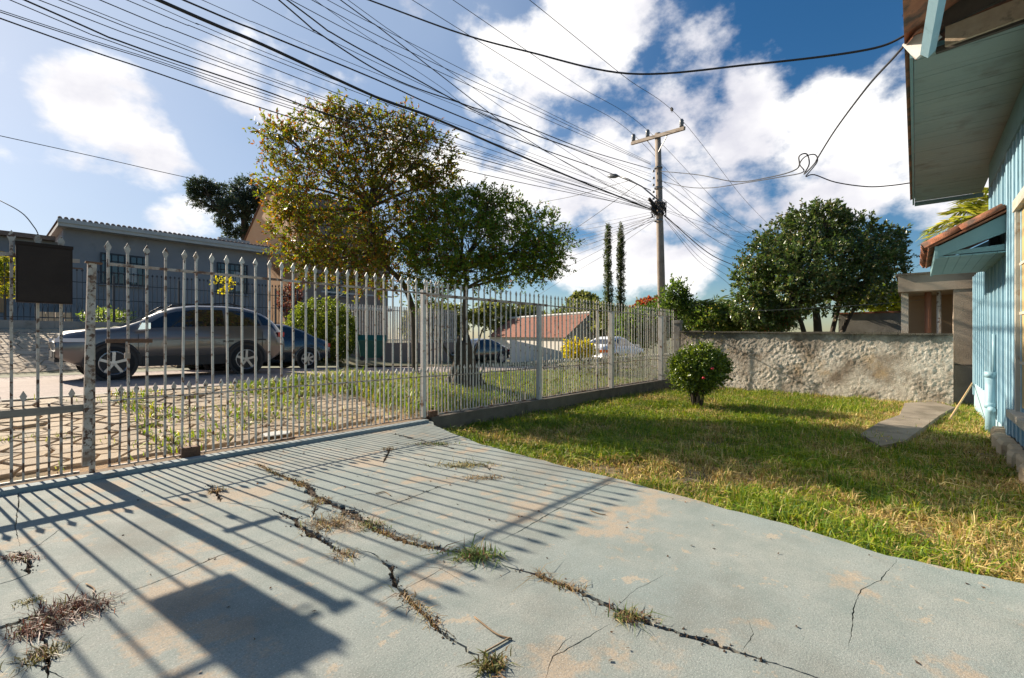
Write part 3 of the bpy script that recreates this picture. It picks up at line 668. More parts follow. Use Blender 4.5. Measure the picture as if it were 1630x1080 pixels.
quad('awning_inner_rail', [(8.63, .02, zF-.02), (8.63, .66, zF-.06), (8.63, .66, zF-.10), (8.63, .02, zF-.10)], m_teal, house, .04)
aang = math.atan2(zA-zF, .69); awr = quad('awning_roof', [(8.55, .78, zF-.0), (10.95, .78, zF-.0), (10.95, .0, zA+.02), (8.55, .0, zA+.02)], m_tile, house, .02)
for i in range(12):
    for r_ in range(2):
        o = link('awning_tile', TL, None, awr, (8.62+i*.205, .82 - r_*.37, zF+.0+r_*.19)); o.scale = (1.0, -1, .9); o.rotation_euler = (-aang, random.gauss(0, .04), random.gauss(0, .04))
        if i < 11: o2 = link('awning_tile', TLF, None, awr, (8.72+i*.205, .83 - r_*.37, zF+.085+r_*.19)); o2.scale = (1.0, -1, .7); o2.rotation_euler = (-aang, 0, 0)
# window at the right edge
m_cream = mat('cream frame paint', (.52, .48, .40), (.44, .39, .31), 6, .6, .2, 60, stain=(.3, .2, .12), sscale=8, sthr=(.6, .7)); m_yel = mat('yellow shutter', (.50, .36, .15), (.42, .29, .12), 3, .6)
wz0, wz1, wu0, wu1 = .42, 2.62, 6.3, 7.72
wn = MB().box((wu0+.07, .015, wz0), (wu1-.07, .03, wz1)).build('window', m_yel, house)
MB().box((wu0, .0, wz0-.05), (wu0+.07, .07, wz1+.1)).box((wu1-.07, .0, wz0-.05), (wu1, .07, wz1+.1)).box((wu0-.03, 0, wz1+.0), (wu1+.03, .085, wz1+.12)).build('frame', m_cream, wn)
MB().box((wu0-.08, .0, wz0-.13), (wu1+.08, .13, wz0-.05)).build('sill', m_cream, wn)
MB().box((wu0+.66, .02, wz0), (wu0+.74, .05, wz1)).build('mullion', m_cream, wn)
for zz in (.9, 1.45, 2.0): MB().box((wu0+.07, .02, zz), (wu1-.07, .04, zz+.03)).build('glazing_bar', m_cream, wn)
# downpipe
dp = MB(); 
dp.tube([(9.75, .09, -.25), (9.75, .09, .62)], .055, 10).tube([(9.75, .09, .62), (9.75, .09, .70)], .065, 10).tube([(9.75, .09, .17), (9.75, .09, .25)], .065, 10).tube([(9.55, .09, .16), (9.9, .09, .16)], .04, 8).tube([(9.78, .05, .7), (9.78, .05, 1.25)], .02, 6)
dp.build('downpipe', mat('blue pipe paint', (.25, .4, .47), (.3, .45, .5), 4, .5), house, True)
# loose stones along the foot of the wall
st = [mat('plinth stone', (.5, .36, .21), (.58, .44, .28), 5, .9, .4, 50, stain=(.3, .19, .1), sscale=5)]
u = 5.2
while u < 8.9:
    L_ = random.uniform(.28, .5); b = MB(); hh = random.uniform(.1, .17); w_ = random.uniform(.12, .18)
    pl = [(0, .03), (.04, w_*.85), (L_*.5, w_), (L_-.05, w_*.9), (L_-.012, .02)]
    V = [(x, y, -.3) for x, y in pl] + [(x, y, -.15+hh*.55+random.uniform(-.015, .015)) for x, y in pl] + [(L_*.5+(x-L_*.5)*.86, y*.84, -.12+hh*.6) for x, y in pl]; n5 = 5
    F = [(10, 11, 12, 13, 14)] + [(k+i, k+(i+1) % 5, k+5+(i+1) % 5, k+5+i) for k in (0, 5) for i in range(5)]; F = [f[::-1] for f in F]
    b.add(V, F).build('footing_stone', st[0], house, loc=(u, 0.0, .02)); u += L_
# broom leaning by the house corner
br = thing('broom_handle', 'long bare wooden stick leaning against the corner of the blue house', 'stick', (0, 0, 0))
MB().tube([at_z(1512, 668, -.14), at_depth(1551, 606, 9.75)], .016, 7).build('stick', mat('stick wood', (.5, .33, .16), (.42, .27, .12), 6, .7), br, True)
# ---------------------------------------------------------------- neighbour's porch beyond the wall
nb_ = thing('neighbour_porch', 'grey rendered neighbour porch with open window bay behind the blue house', 'building', (0, 0, 0))
m_ren = mat('stained grey render', (.36, .275, .195), (.44, .35, .26), 1.5, .92, .4, 60, stain=(.2, .16, .12), sscale=1.2, sthr=(.5, .7))
MB().box((WX-.005, -1.6, -.4), (WX+.30, -.62, 2.25)).build('pillar', m_ren, nb_)
MB().box((WX-.012, -1.5, .62), (WX-.005, -.64, .64)).build('joint', m_moss, nb_)
MB().box((WX-.02, -1.7, 2.252), (WX+1.8, .30, 2.62)).build('lintel', m_ren, nb_); MB().box((WX-.06, -1.75, 2.622), (WX+1.85, .34, 2.66)).build('roof_edge', m_moss, nb_)
MB().box((WX+1.6, -1.5, -.4), (WX+1.75, .22, 2.25)).build('back_wall', mat('ochre wall', (.36, .22, .12), (.42, .28, .16), 2, .9), nb_)
MB().box((WX+.3, .12, .9), (WX+.46, .25, 2.25)).build('column', mat('peeling column', (.45, .36, .27), (.55, .5, .42), 4, .9, .4, 50, stain=(.2, .14, .1)), nb_)
MB().tube([(WX+.5, -.22, .5), (WX+.5, -.22, 2.25)], .06, 8).build('pipe', mat('terracotta pipe', (.4, .16, .08), (.3, .13, .08), 4, .7), nb_, True)
MB().tube([(WX+.4, -.40, .5), (WX+.4, -.40, 2.25)], .04, 8).build('pipe', m_white, nb_, True)
MB().box((WX+.28, -.64, .5), (WX+.34, .3, 1.22)).build('parapet', m_conc, nb_)
gw = thing('garden_wall', 'grey garden wall with orange brick cap under the yellow-green shrub', 'wall', (0, 0, 0))
a, b2 = at_depth(1335, 500, 14.5), at_depth(1475, 498, 13.2)
def wall_between(a, b, z0, z1, th, name, m, parent):
    d = Vector((b.x-a.x, b.y-a.y, 0)).normalized(); n_ = Vector((-d.y, d.x, 0))*th/2
    poly = [(a.x-n_.x, a.y-n_.y), (b.x-n_.x, b.y-n_.y), (b.x+n_.x, b.y+n_.y), (a.x+n_.x, a.y+n_.y)]; return MB().prism(poly, z0, z1).build(name, m, parent)
wall_between(a, b2, -.4, 1.95, .15, 'render', mat('mottled render', (.2, .18, .15), (.34, .31, .26), 3, .95, .6, 40), gw); wall_between(a, b2, 1.952, 2.0, .22, 'cap', m_tile, gw)
# ground of the neighbour's garden
tag(MB().add([(WX+.16, -9, -.3), (40, -9, -.6), (40, 5.5, -.6), (WX+.16, 5.5, -.3)], [(0, 1, 2, 3)]).build('garden_ground', m_lsoil), kind='structure')
tag(MB().add([(2.5, -12, -.32), (WX+.16, -12, -.32), (WX+.16, -1.0, -.32), (2.5, -1.0, -.32)], [(0, 1, 2, 3)]).build('back_ground', m_lsoil), kind='structure')
# ---------------------------------------------------------------- far side of the street
m_bank = [mat('bank brick '+k, a, b, 5, .9, .4, 60, stain=(.15, .115, .08), sscale=3, sthr=(.55, .7)) for k, a, b in (('tan', (.40, .29, .18), (.47, .36, .24)), ('buff', (.45, .34, .22), (.5, .39, .27)), ('grey', (.36, .27, .18), (.42, .32, .23)))]
def zbank(u, y):
    base = zr(u) + .05; k = min(1, max(0, (y-16.0)/4.8)); hgt = 1.13 if u < 8.5 else max(.12, 1.13-.25*(u-8.5)); return base + hgt*k
bank = sheet('bank', fr(-12, 60, 100), fr(15.7, 20.95, 12), lambda u, y: zbank(u, y)-.02, mat('bank soil', (.2, .16, .10), (.13, .14, .05), 1.2, .95, .5, 40))
stones(bank, -.6, 5.4, 16.1, 20.85, .34, .33, lambda u, y: zbank(u, y)-.02, m_bank, name='bank_brick', gap=.014)
sheet('far_ground', fr(-14, 80, 48), fr(20.95, 60, 12), lambda u, y: zbank(u, 20.8) - .02*(y-20.8), m_earth)
# iron fence
m_iron = mat('dark iron', (.025, .027, .035), (.04, .042, .05), 6, .55)
lw = MB()
for i in range(6): u0 = -2.5+i*2.08; lw.box((u0, 20.9, .4), (u0+2.075, 21.15, 1.76))
tag(lw.build('fence_base', m_kerb), 'low concrete base wall under the dark iron fence', 'wall')
fi = thing('iron_fence', 'dark wrought iron fence in front of the grey house across the street', 'fence', (-2.4, 21.02, 1.76))
pk = MB().box((-.008, -.008, 0), (.008, .008, 1.68)).lathe([(0, 1.66), (.03, 1.69), (.03, 1.73), (0, 1.77)], 6).mesh('picket'); pk.materials.append(m_iron)
sk = MB().tube([(-.07, 0, 0), (-.055, 0, .35), (0, 0, .62), (.055, 0, .35), (.07, 0, 0)], .007, 4).mesh('scroll'); sk.materials.append(m_iron)
for i in range(89):
    link('picket', pk, None, fi, (i*.135, 0, 0))
    if i % 2 == 0: link('scroll', sk, None, fi, (i*.135+.0675, 0, .02))
for zz in (.1, .75, 1.3): MB().box((-.02, -.012, zz), (89*.135, .012, zz+.025)).build('rail', m_iron, fi)
for i in (0, 13, 27, 41, 55, 69, 81, 88): MB().box((-.03, -.03, 0), (.03, .03, 1.62)).build('post', m_iron, fi, loc=(i*.135, 0, 0))
# grey house
m_gh = mat('grey house render', (.23, .225, .235), (.27, .265, .27), 1.2, .92, .2, 50, stain=(.19, .185, .19), sscale=.8); m_eave = mat('pale eave', (.5, .49, .46), (.43, .42, .4), 2, .8)
m_glass = mat('window glass', (.02, .025, .03), None, 4, .08, spec=.8); m_rt = mat('brown roof tile', (.19, .12, .09), (.27, .18, .14), 6, .9, .5, 30)
gh = thing('grey_house', 'low grey rendered house with barred windows across the street', 'house', (0, 0, 0))
gu0, gu1, gy = 2.5, 12.6, 31.0
MB().box((gu0+.25, gy, .6), (gu1-.5, gy+8, 6.57)).build('wall', m_gh, gh)
MB().box((gu0+.02, gy-.6, 6.52), (gu1, gy+8, 6.68)).build('eave', m_eave, gh); MB().box((gu0, gy-.66, 6.68), (gu1+.05, gy-.6, 6.86)).build('gutter', m_eave, gh)
gr = MB().add([(gu0, gy-.63, 6.82), (gu1+.05, gy-.63, 6.82), (gu1-2.5, gy+4, 7.6), (gu0+2, gy+4, 7.6), (gu1+.05, gy+8.4, 6.82), (gu0, gy+8.4, 6.82)], [(0, 1, 2, 3), (3, 2, 4, 5), (0, 3, 5), (1, 4, 2)]).build('roof', m_rt, gh)
tm = MB().lathe([(0, 0), (.07, .01), (.075, .35)], 8, Matrix.Rotation(math.radians(-73), 4, 'X')).mesh('roof_tile', True); tm.materials.append(m_rt)
for i in range(47): link('roof_tile', tm, None, gr, (gu0+.1+i*.215, gy-.66, 6.85))
MB().box((9.8, gy+1.5, 7.0), (11.6, gy+1.7, 7.5)).build('roof_window', m_eave, gr)
def barred_window(p, u0, u1, z0, z1, y, nb):
    wn = MB().box((u0, y-.03, z0), (u1, y-.005, z1)).build('window', m_glass, p)
    b = MB().box((u0-.06, y-.09, z1), (u1+.06, y-.03, z1+.07)).box((u0-.06, y-.09, z0-.07), (u1+.06, y-.03, z0)).box((u0-.06, y-.09, z0), (u0, y-.03, z1)).box((u1, y-.09, z0), (u1+.06, y-.03, z1)); b.build('frame', m_iron, wn)
    b = MB()
    for i in range(nb): u_ = u0 + (i+.5)*(u1-u0)/nb; b.box((u_-.012, y-.12, z0), (u_+.012, y-.10, z1))
    b.box((u0, y-.12, z1-.35), (u1, y-.10, z1-.32)).box((u0, y-.12, z0+.5), (u1, y-.10, z0+.53)); b.build('bars', m_iron, wn)
    MB().box((u0-.12, y-.16, z0-.15), (u1+.12, y-.0, z0-.072)).build('sill', m_gh, wn)
    MB().box((u0+.55*(u1-u0), y-.035, z0+.1), (u0+.8*(u1-u0), y-.031, z1-.4)).build('curtain', m_eave, wn)
pa, pb = at_y(162, 405, gy), at_y(232, 455, gy); barred_window(gh, pa.x, pb.x, pb.z, pa.z, gy, 7)
pa, pb = at_y(347, 420, gy), at_y(392, 468, gy); barred_window(gh, pa.x, pb.x, pb.z, pa.z, gy, 6)
# annex at the far left and stone pile
an = thing('grey_annex', 'lower grey wing with orange doorway left of the grey house', 'building', (0, 0, 0))
MB().box((-9, gy+.6, .6), (gu0+.2, gy+7, 5.9)).build('wall', m_gh, an); MB().box((-9, gy+.2, 5.902), (gu0+.0, gy+7, 6.1)).build('roof', m_rt, an)
MB().box((-1.2, gy+.52, 2.4), (.85, gy+.59, 5.2)).build('door', mat('orange door', (.45, .22, .1), (.5, .27, .13), 3, .7), an)
sp_ = thing('stone_stack', 'stack of pale stone blocks behind the iron fence', 'stones', (at_y(88, 505, 22.3).x, 22.3, 1.25)); ms_ = mat('pale block', (.52, .4, .28), (.6, .5, .38), 5, .9)
tag(MB().box((-9, 21.15, .4), (12.8, 30.99, 1.25)).build('front_terrace', m_kerb), kind='structure')
for i in range(16):
    r_, c_ = divmod(i, 4); MB().cbox((c_*.22-.35+random.uniform(-.03, .03), 0, .12+r_*.21), (.2, .25, .19)).build('stone', ms_, sp_)
# peach gable building
pb_ = thing('peach_building', 'peach gabled building with taupe street front behind the tree', 'building', (0, 0, 0))
m_peach = mat('peach render', (.62, .36, .19), (.66, .41, .22), 1, .9, .15, 40); m_taupe = mat('taupe render', (.22, .17, .14), (.26, .2, .165), 1, .9, .15, 40)
u0, u1, y0, y1 = 13.4, 20.2, 29.8, 39.0; yr, ze, zp = 34.0, 8.2, 11.9
MB().add([(u0, y0, 0), (u0, y1, 0), (u0, y1, ze), (u0, yr, zp), (u0, y0, ze), (u0+.2, y0, 0), (u0+.2, y1, 0), (u0+.2, y1, ze), (u0+.2, yr, zp), (u0+.2, y0, ze)], [(0, 1, 2, 3, 4)[::-1], (5, 6, 7, 8, 9), (0, 4, 9, 5), (4, 3, 8, 9), (3, 2, 7, 8), (1, 6, 7, 2)]).build('gable_wall', m_peach, pb_)
MB().box((u0+.202, y0+.02, 0), (u1, y0+.2, ze)).build('front_wall', m_taupe, pb_); MB().box((u1-.2, y0+.202, 0), (u1, y1, ze)).build('side_wall', m_taupe, pb_)
MB().add([(u0-.1, y0-.4, ze-.2), (u1+.2, y0-.4, ze-.2), (u1+.2, yr, zp+.1), (u0-.1, yr, zp+.1), (u1+.2, y1+.3, ze-.1), (u0-.1, y1+.3, ze-.1)], [(0, 1, 2, 3), (3, 2, 4, 5)]).build('roof', m_rt, pb_)
MB().box((u0+1.2, y0-.9, 3.2), (u1-.2, y0, 3.4)).build('balcony_slab', m_eave, pb_); MB().box((u0+1.2, y0-.9, 4.2), (u1-.2, y0-.84, 4.3)).build('balcony_rail', m_eave, pb_)
for zz in (4.0,): barred_window(pb_, 15.6, 17.0, zz+.2, zz+1.3, y0+.02, 5)
MB().box((u1-.5, y0-.02, 1.5), (u1-.2, y0+.01, 4.2)).build('glass_strip', m_eave, pb_)
# white railing on a taupe wall, green bin
wf = thing('white_railing', 'white slatted railing on a taupe wall beside the green bin', 'fence', (10.2, 18.6, 0)); zb = zbank(12, 18.6)
MB().box((0, -.1, -.2), (6.8, .1, 1.0)).build('base_wall', m_taupe, wf)
sl = MB().box((-.025, -.02, 1.0), (.025, .02, 2.72)).mesh('slat'); sl.materials.append(m_white)
for i in range(52): link('slat', sl, None, wf, (.05+i*.13, 0, 0))
for zz in (1.12, 2.5): MB().box((0, -.035, zz), (6.8, -.021, zz+.04)).build('rail', m_white, wf)
pbn = at_depth(592, 572, 18.2); gb = thing('green_bin', 'dark green lidded litter bin beside the round hedge', 'bin', (pbn.x, pbn.y, pbn.z-.05), -.5); m_bin = mat('bin green', (.012, .10, .075), (.018, .13, .095), 4, .45)
b = MB().add([(-.42, -.3, .1), (.42, -.3, .1), (.42, .3, .1), (-.42, .3, .1), (-.5, -.38, .75), (.5, -.38, .75), (.5, .38, .75), (-.5, .38, .75)], [(0, 3, 2, 1), (4, 5, 6, 7), (0, 1, 5, 4), (1, 2, 6, 5), (2, 3, 7, 6), (3, 0, 4, 7)]); b.build('body', m_bin, gb)
MB().prism([(-.41, .76), (.41, .76), (.34, .93), (-.3, .98)], -.53, .53, Matrix(((0, 0, 1, 0), (1, 0, 0, 0), (0, 1, 0, 0), (0, 0, 0, 1)))).build('lid', m_bin, gb)
for sx in (-.38, .38): MB().tube([(sx, -.36, .09), (sx, -.30, .09)], .09, 10).build('wheel', m_iron, gb)
MB().box((-.53, -.43, .74), (.53, -.39, .78)).build('rim', m_bin, gb)
# distant white wall, tiled house, blocks
ww = thing('white_wall', 'long low white wall in front of the distant tiled house', 'wall', (0, 0, 0))
a, b2 = at_depth(812, 541, 27), at_depth(902, 562, 48); MB().add([(a.x, a.y, -.6), (b2.x, b2.y, -2.4), (b2.x, b2.y, b2.z), (a.x, a.y, a.z), (a.x+.3, a.y+.3, -.6), (b2.x+.3, b2.y+.3, -2.4), (b2.x+.3, b2.y+.3, b2.z), (a.x+.3, a.y+.3, a.z)], [(0, 1, 2, 3), (7, 6, 5, 4), (3, 2, 6, 7), (0, 3, 7, 4), (1, 5, 6, 2)]).build('render', mat('white render', (.68, .65, .6), (.6, .57, .52), 1, .9), ww)
th = thing('tiled_house', 'small cream house with red-brown tiled gable roof beyond the crossing', 'house', (0, 0, 0)); m_board = mat('cream boards', (.58, .53, .47), (.52, .47, .41), 1, .85)
pc = lambda x, y, Y: at_depth(x, y, Y)
A, B_, Cc = pc(899, 534, 50), pc(935, 500, 51.5), pc(962, 530, 53); dv = pc(780, 534, 66) - A
zb = -2.6
MB().add([A, B_, Cc, (Cc.x, Cc.y, zb), (A.x, A.y, zb)], [(0, 1, 2, 3, 4)]).build('gable_wall', m_board, th)
A2, B2 = A+dv, B_+dv; MB().add([A, (A.x, A.y, zb), (A2.x, A2.y, zb), A2], [(0, 1, 2, 3)]).build('side_wall', m_board, th)
ov = (A-B_)*.12; fo = -dv.normalized()*.5
MB().add([B_+fo, A+ov+fo, A2+ov, B2, Cc+(Cc-B_)*.12+fo, Cc+(Cc-B_)*.12+dv], [(0, 1, 2, 3), (0, 3, 5, 4)]).build('roof', mat('red roof tiles', (.17, .058, .034), (.25, .095, .055), 3, .9, .6, 12, stain=(.10, .05, .035)), th)
MB().tube([B_+fo*1.02+Vector((0, 0, .08)), B2+Vector((0, 0, .08))], .16, 6).build('ridge', m_eave, th)
for i in range(1, 9):
    t = i/9; q = A.lerp(Cc, t); zt = A.z + (B_.z-A.z)*(1-abs(2*t-1)) if True else 0; n_ = (Cc-A).cross(Vector((0, 0, 1))).normalized()*.05
    MB().cbox((q.x+n_.x, q.y+n_.y, (zt+zb)/2), (.05, .05, zt-zb-.2)).build('board_joint', m_eave, th)
for t in (.3, .62): q = A.lerp(Cc, t) + (Cc-A).cross(Vector((0, 0, 1))).normalized()*.06; MB().cbox((q.x, q.y, -.5), (1.1, .12, 1.1), None).build('window', m_glass, th)
for nm, lab, x0, x1, yt, Yd, cc in (('apartment_block', 'distant brown apartment block above the tiled roof', 824, 848, 484, 130, (.33, .21, .16)), ('yellow_block', 'distant yellow building beside the brown apartment block', 841, 854, 492, 122, (.75, .42, .03)), ('pale_block', 'distant pale building seen between the tree trunks', 790, 826, 490, 150, (.5, .42, .36))):
    t = thing(nm, lab, 'building', (0, 0, 0)); p0, p1 = at_depth(x0, yt, Yd), at_depth(x1, yt, Yd); d = (p1-p0); n_ = Vector((-d.y, d.x, 0))
    MB().prism([(p0.x, p0.y), (p1.x, p1.y), (p1.x+n_.x, p1.y+n_.y), (p0.x+n_.x, p0.y+n_.y)], -4, p0.z).build('wall', mat(nm, cc, tuple(k*.85 for k in cc), .2, .9), t)
    for k in range(3):
        q = p0.lerp(p1, .2+.3*k) - n_.normalized()*.05; MB().cbox((q.x, q.y, p0.z-1.6), (1.2, 1.2, 1.1)).build('window', m_glass, t)
# ---------------------------------------------------------------- utility pole
PY = 8.0; pbase = at_y(1056, 560, PY); ptop = at_y(1047, 213, PY)
m_pole = mat('pole concrete', (.27, .215, .17), (.34, .28, .225), 3, .9, .3, 60, stain=(.17, .13, .1), sscale=2); m_blk = mat('cable rubber', (.012, .012, .014), None, rough=.6); m_por = mat('grey porcelain', (.16, .165, .17), None, rough=.35)
pole = thing('utility_pole', 'concrete utility pole with crossarm and street lamp on the verge', 'pole', (pbase.x, PY, -.4))
R0 = Vector((pbase.x, PY, -.4)); rel = lambda p: Vector(p) - R0
MB().tube([(0, 0, 0), rel(ptop)*.5, rel(ptop)], [.175, .15, .115], 14).build('shaft', m_pole, pole, True)
c0, c1 = rel(at_depth(1008, 231, 20.4)), rel(at_depth(1092, 207, 17.9)); up = Vector((0, 0, 1))
def beam(a, b, w_, h_, name, m, parent):
    d = b-a; L_ = d.length; d = d.normalized(); s_ = d.cross(up).normalized(); n_ = s_.cross(d)
    M = Matrix(((d.x, s_.x, n_.x, a.x), (d.y, s_.y, n_.y, a.y), (d.z, s_.z, n_.z, a.z), (0, 0, 0, 1))); return MB().box((0, -w_/2, -h_/2), (L_, w_/2, h_/2), M).build(name, m, parent)
off = Vector((-.15, 0, 0)); beam(c0+off, c1+off, .1, .13, 'crossarm', m_pole, pole)
beam(c0.lerp(c1, .3)+off, rel(ptop)*.915+off*.5, .03, .03, 'brace', m_por, pole); beam(c0.lerp(c1, .72)+off, rel(ptop)*.915+off*.5, .03, .03, 'brace', m_por, pole)
ins_px = []
for t in (.04, .33, .95):
    q = c0.lerp(c1, t)+off; MB().lathe([(0, .06), (.05, .06), (.085, .1), (.07, .16), (.095, .2), (.07, .27), (.09, .31), (.05, .38), (0, .39)], 10, Matrix.Translation(q)).build('insulator', m_por, pole, True); ins_px.append(q + R0 + Vector((0, 0, .36)))
for i in range(5):
    zz = rel(at_y(1047, 275+i*11, PY)).z; MB().lathe([(0, 0), (.05, 0), (.05, .07), (0, .07)], 8, Matrix.Translation(rel(at_y(1047, 275+i*11, PY)) + Vector((-.14, .12, 0)))).build('spool_insulator', m_por, pole)
for py in (268, 300, 322, 331, 340, 352): q = rel(at_y(1048, py, PY)); MB().lathe([(.155, -.03), (.172, -.03), (.172, .03), (.155, .03)], 12, Matrix.Translation(q)).build('band', m_por, pole)
kb = MB()                                           # splice boxes and coiled ends around the shaft
q = rel(at_y(1048, 333, PY))
for i in range(26):
    a_ = random.uniform(0, 6.28); r0 = random.uniform(.17, .32); pp = [q + Vector((math.cos(a_+k*.6)*r0*(1+.3*random.random()), math.sin(a_+k*.6)*r0, random.uniform(-.35, .3))) for k in range(6)]; kb.tube(pp, random.uniform(.008, .022), 5)
kb.build('cable_coil', m_blk, pole)
for dx, dz in ((-.34, .0), (-.5, .12), (-.3, -.2)): MB().tube([q+Vector((dx-.28, .05, dz+.12)), q+Vector((dx+.15, 0, dz-.06))], .065, 8).build('splice_box', m_blk, pole, True)
lt = [rel(at_y(1046, 318, PY)), rel(at_depth(1022, 298, 19.7)), rel(at_depth(1000, 286, 20.2)), rel(at_depth(984, 281, 20.6))]
la = MB().tube(lt, .03, 8).build('lamp_arm', m_por, pole, True); l0, l1 = lt[-1], rel(at_depth(968, 281, 21.0))
MB().tube([l0, l0.lerp(l1, .25), l0.lerp(l1, .7), l1], [.045, .1, .1, .05], 8).build('lamp_head', m_por, pole, True)
# ---------------------------------------------------------------- overhead cables
def spline(pts, n=10):
    P = [Vector(p) for p in pts]
    if len(P) == 2: return [P[0].lerp(P[1], i/n) for i in range(n+1)]
    P = [P[0]*2-P[1]] + P + [P[-1]*2-P[-2]]; out = []
    for i in range(1, len(P)-2):
        for k in range(n):
            t = k/n; a, b, c, d = P[i-1:i+3]; out.append(.5*((2*b) + (c-a)*t + (2*a-5*b+4*c-d)*t*t + (3*b-a-3*c+d)*t**3))
    out.append(P[-2]); return out
def cable(pts, r, label, group=None, name='overhead_cable', n=10):
    o = MB().tube(spline(pts, n), r, 5).build(name, m_blk, None, True); tag(o, label, 'cable', group); return o
def street(pxs): 
    pts = [at_y(a, b, PY) for a, b in pxs]; d = pts[0]-pts[1]; d.normalize(); return [pts[0] + d*6 + Vector((0, 0, .12))] + pts
LG = 'thin cables sweeping from the pole to the upper left'
thin = [
 ([(0,20),(258,103),(430,163),(700,247),(900,302),(1036,336)], .006), ([(0,17),(258,100),(430,159),(700,244),(900,299),(1036,334)], .005),
 ([(60,0),(240,68),(420,132),(700,229),(900,290),(1036,333)], .006), ([(92,0),(250,62),(420,125),(700,224),(900,286),(1036,331)], .006), ([(105,0),(260,60),(420,121),(700,221),(900,284),(1036,330)], .005),
 ([(157,0),(280,50),(420,104),(600,174),(760,232),(1036,326)], .007), ([(200,0),(310,45),(420,90),(600,160),(760,219),(1036,322)], .006), ([(225,0),(320,41),(420,83),(600,154),(760,212),(1036,318)], .005),
 ([(14,0),(180,68),(420,150),(700,242),(900,298),(1036,335)], .006), ([(320,0),(420,43),(600,118),(840,212),(1036,282)], .005), ([(400,0),(506,55),(720,158),(860,218),(1036,278)], .006),
 ([(461,0),(575,59),(690,111),(840,178),(1036,263)], .007), ([(495,0),(626,70),(740,124),(840,170),(1036,262)], .007), ([(520,0),(608,46),(755,121),(840,164),(1036,260)], .006),
 ([(553,0),(640,62),(760,145),(900,240),(1036,326)], .006), ([(500,0),(600,70),(700,138),(800,205),(1036,330)], .005)]
ORD = ['first', 'second', 'third', 'fourth', 'fifth', 'sixth', 'seventh', 'eighth', 'ninth', 'tenth', 'eleventh', 'twelfth', 'thirteenth', 'fourteenth', 'fifteenth', 'sixteenth']
thin.sort(key=lambda q: q[0][0][0] - q[0][0][1])
for i, (pxs, r) in enumerate(thin): cable(street(pxs), r, 'thin overhead cable left of the pole, ' + ORD[i] + ' counted from lower left to upper right', LG)
cable(street([(0,30),(232,111),(420,174),(724,268),(987,324),(1036,336)]), .009, 'lowest of the black cables sweeping from the left edge to the pole')
cable(street([(37,0),(206,72),(420,145),(535,187),(700,236),(940,303),(1036,334)]), .011, 'medium black cable just above the lowest pair at the left')
cable(street([(250,0),(420,73),(600,156),(700,193),(899,279),(1036,334)]), .026, 'thickest black cable bundle sweeping from the upper left to the pole')
cable(street([(290,0),(420,54),(600,128),(700,173),(860,237),(970,276),(1036,304)]), .014, 'second thickest black cable running just above the thickest bundle')
cable(street([(443,0),(508,54),(626,126),(742,168),(820,195),(935,240),(1036,270)]), .013, 'black cable crossing the others at the top and meeting the upper insulator rack')
cable(street([(456,0),(536,58),(652,121),(742,170),(806,198),(935,247),(1036,290)]), .013, 'black cable beside the crossing cable, ending lower on the insulator rack')
cable(street([(541,0),(605,46),(698,118),(801,196),(899,259),(1036,332)]), .010, 'steep black cable cutting down across the others to the pole coil')
# high voltage wires on the crossarm and their run beyond the pole
for q, px0, far, lab in ((ins_px[0], (655, 0), (1190, 404), 'high bare wire on the left crossarm insulator'), (ins_px[1], (720, 0), (1218, 392), 'high bare wire on the middle crossarm insulator'), (ins_px[2], (842, 0), (1238, 374), 'high bare wire on the right crossarm insulator, with the bird')):
    yy = q.y; a = at_y(*px0, yy); b = at_y(*far, yy); m_ = a.lerp(q, .5) - Vector((0, 0, .06)); e = a + (a-q).normalized()*5
    cable([e, a, m_, q, q.lerp(b, .5)-Vector((0, 0, .25)), b, b+(b-q).normalized()*12], .008, lab)
RG = 'cables running on beyond the pole to the right'
for i, (a, b, r) in enumerate(sorted([((1052,275),(1232,378),.008),((1053,288),(1226,392),.008),((1054,297),(1212,404),.009),((1055,300),(1208,398),.007),((1056,318),(1196,410),.01),((1057,343),(1178,428),.022),((1057,344),(1168,432),.009),((1057,347),(1158,440),.008),((1058,350),(1152,446),.009),((1056,334),(1225,372),.007),((1056,336),(1214,380),.006),((1057,345),(1188,420),.008),((1056,325),(1180,395),.006)], key=lambda q: q[1][0])):
    A_, B_ = at_y(*a, PY), at_y(*b, PY); cable([A_, A_.lerp(B_, .5) - Vector((0, 0, .35)), B_, B_+(B_-A_).normalized()*10+Vector((0, 0, .5))], r, 'cable falling from the pole towards the camellia, ' + ORD[i] + ' from the left at its far end', RG)
CG = 'thin drop wires crossing the street from the pole'
for i, (a, b, Yb, r) in enumerate(sorted([((1040,342),(885,372),27,.009),((1040,346),(880,392),28,.01),((1041,349),(884,396),26,.008),((1041,352),(890,402),27,.009),((1042,345),(876,384),28,.007),((1042,350),(902,412),26,.008),((1042,352),(905,440),24,.008),((1040,338),(870,366),30,.006),((1041,344),(892,407),26,.007),((1015,294),(862,398),24,.011),((1003,288),(845,326),25,.011),((1040,346),(905,425),25,.009)], key=lambda q: q[1][1])):
    A_, B_ = at_depth(*a, 19.3), at_depth(*b, Yb); cable([A_, A_.lerp(B_, .5)-Vector((0, 0, .1)), B_, B_+(B_-A_)*.5], r, 'thin drop wire fanning left from the pole, ' + ORD[i] + ' from the top', CG, 'drop_wire')
cable([at_depth(*q) for q in ((-80, -260, 7.5), (300, -105, 7.6), (585, 0, 7.4), (730, 53, 6.9), (840, 83, 6.5), (1000, 118, 6.0), (1200, 103, 5.3), (1380, 80, 4.8), (1452, 52, 4.55))], .012, 'thick service cable sagging from the top to the blue house eave')
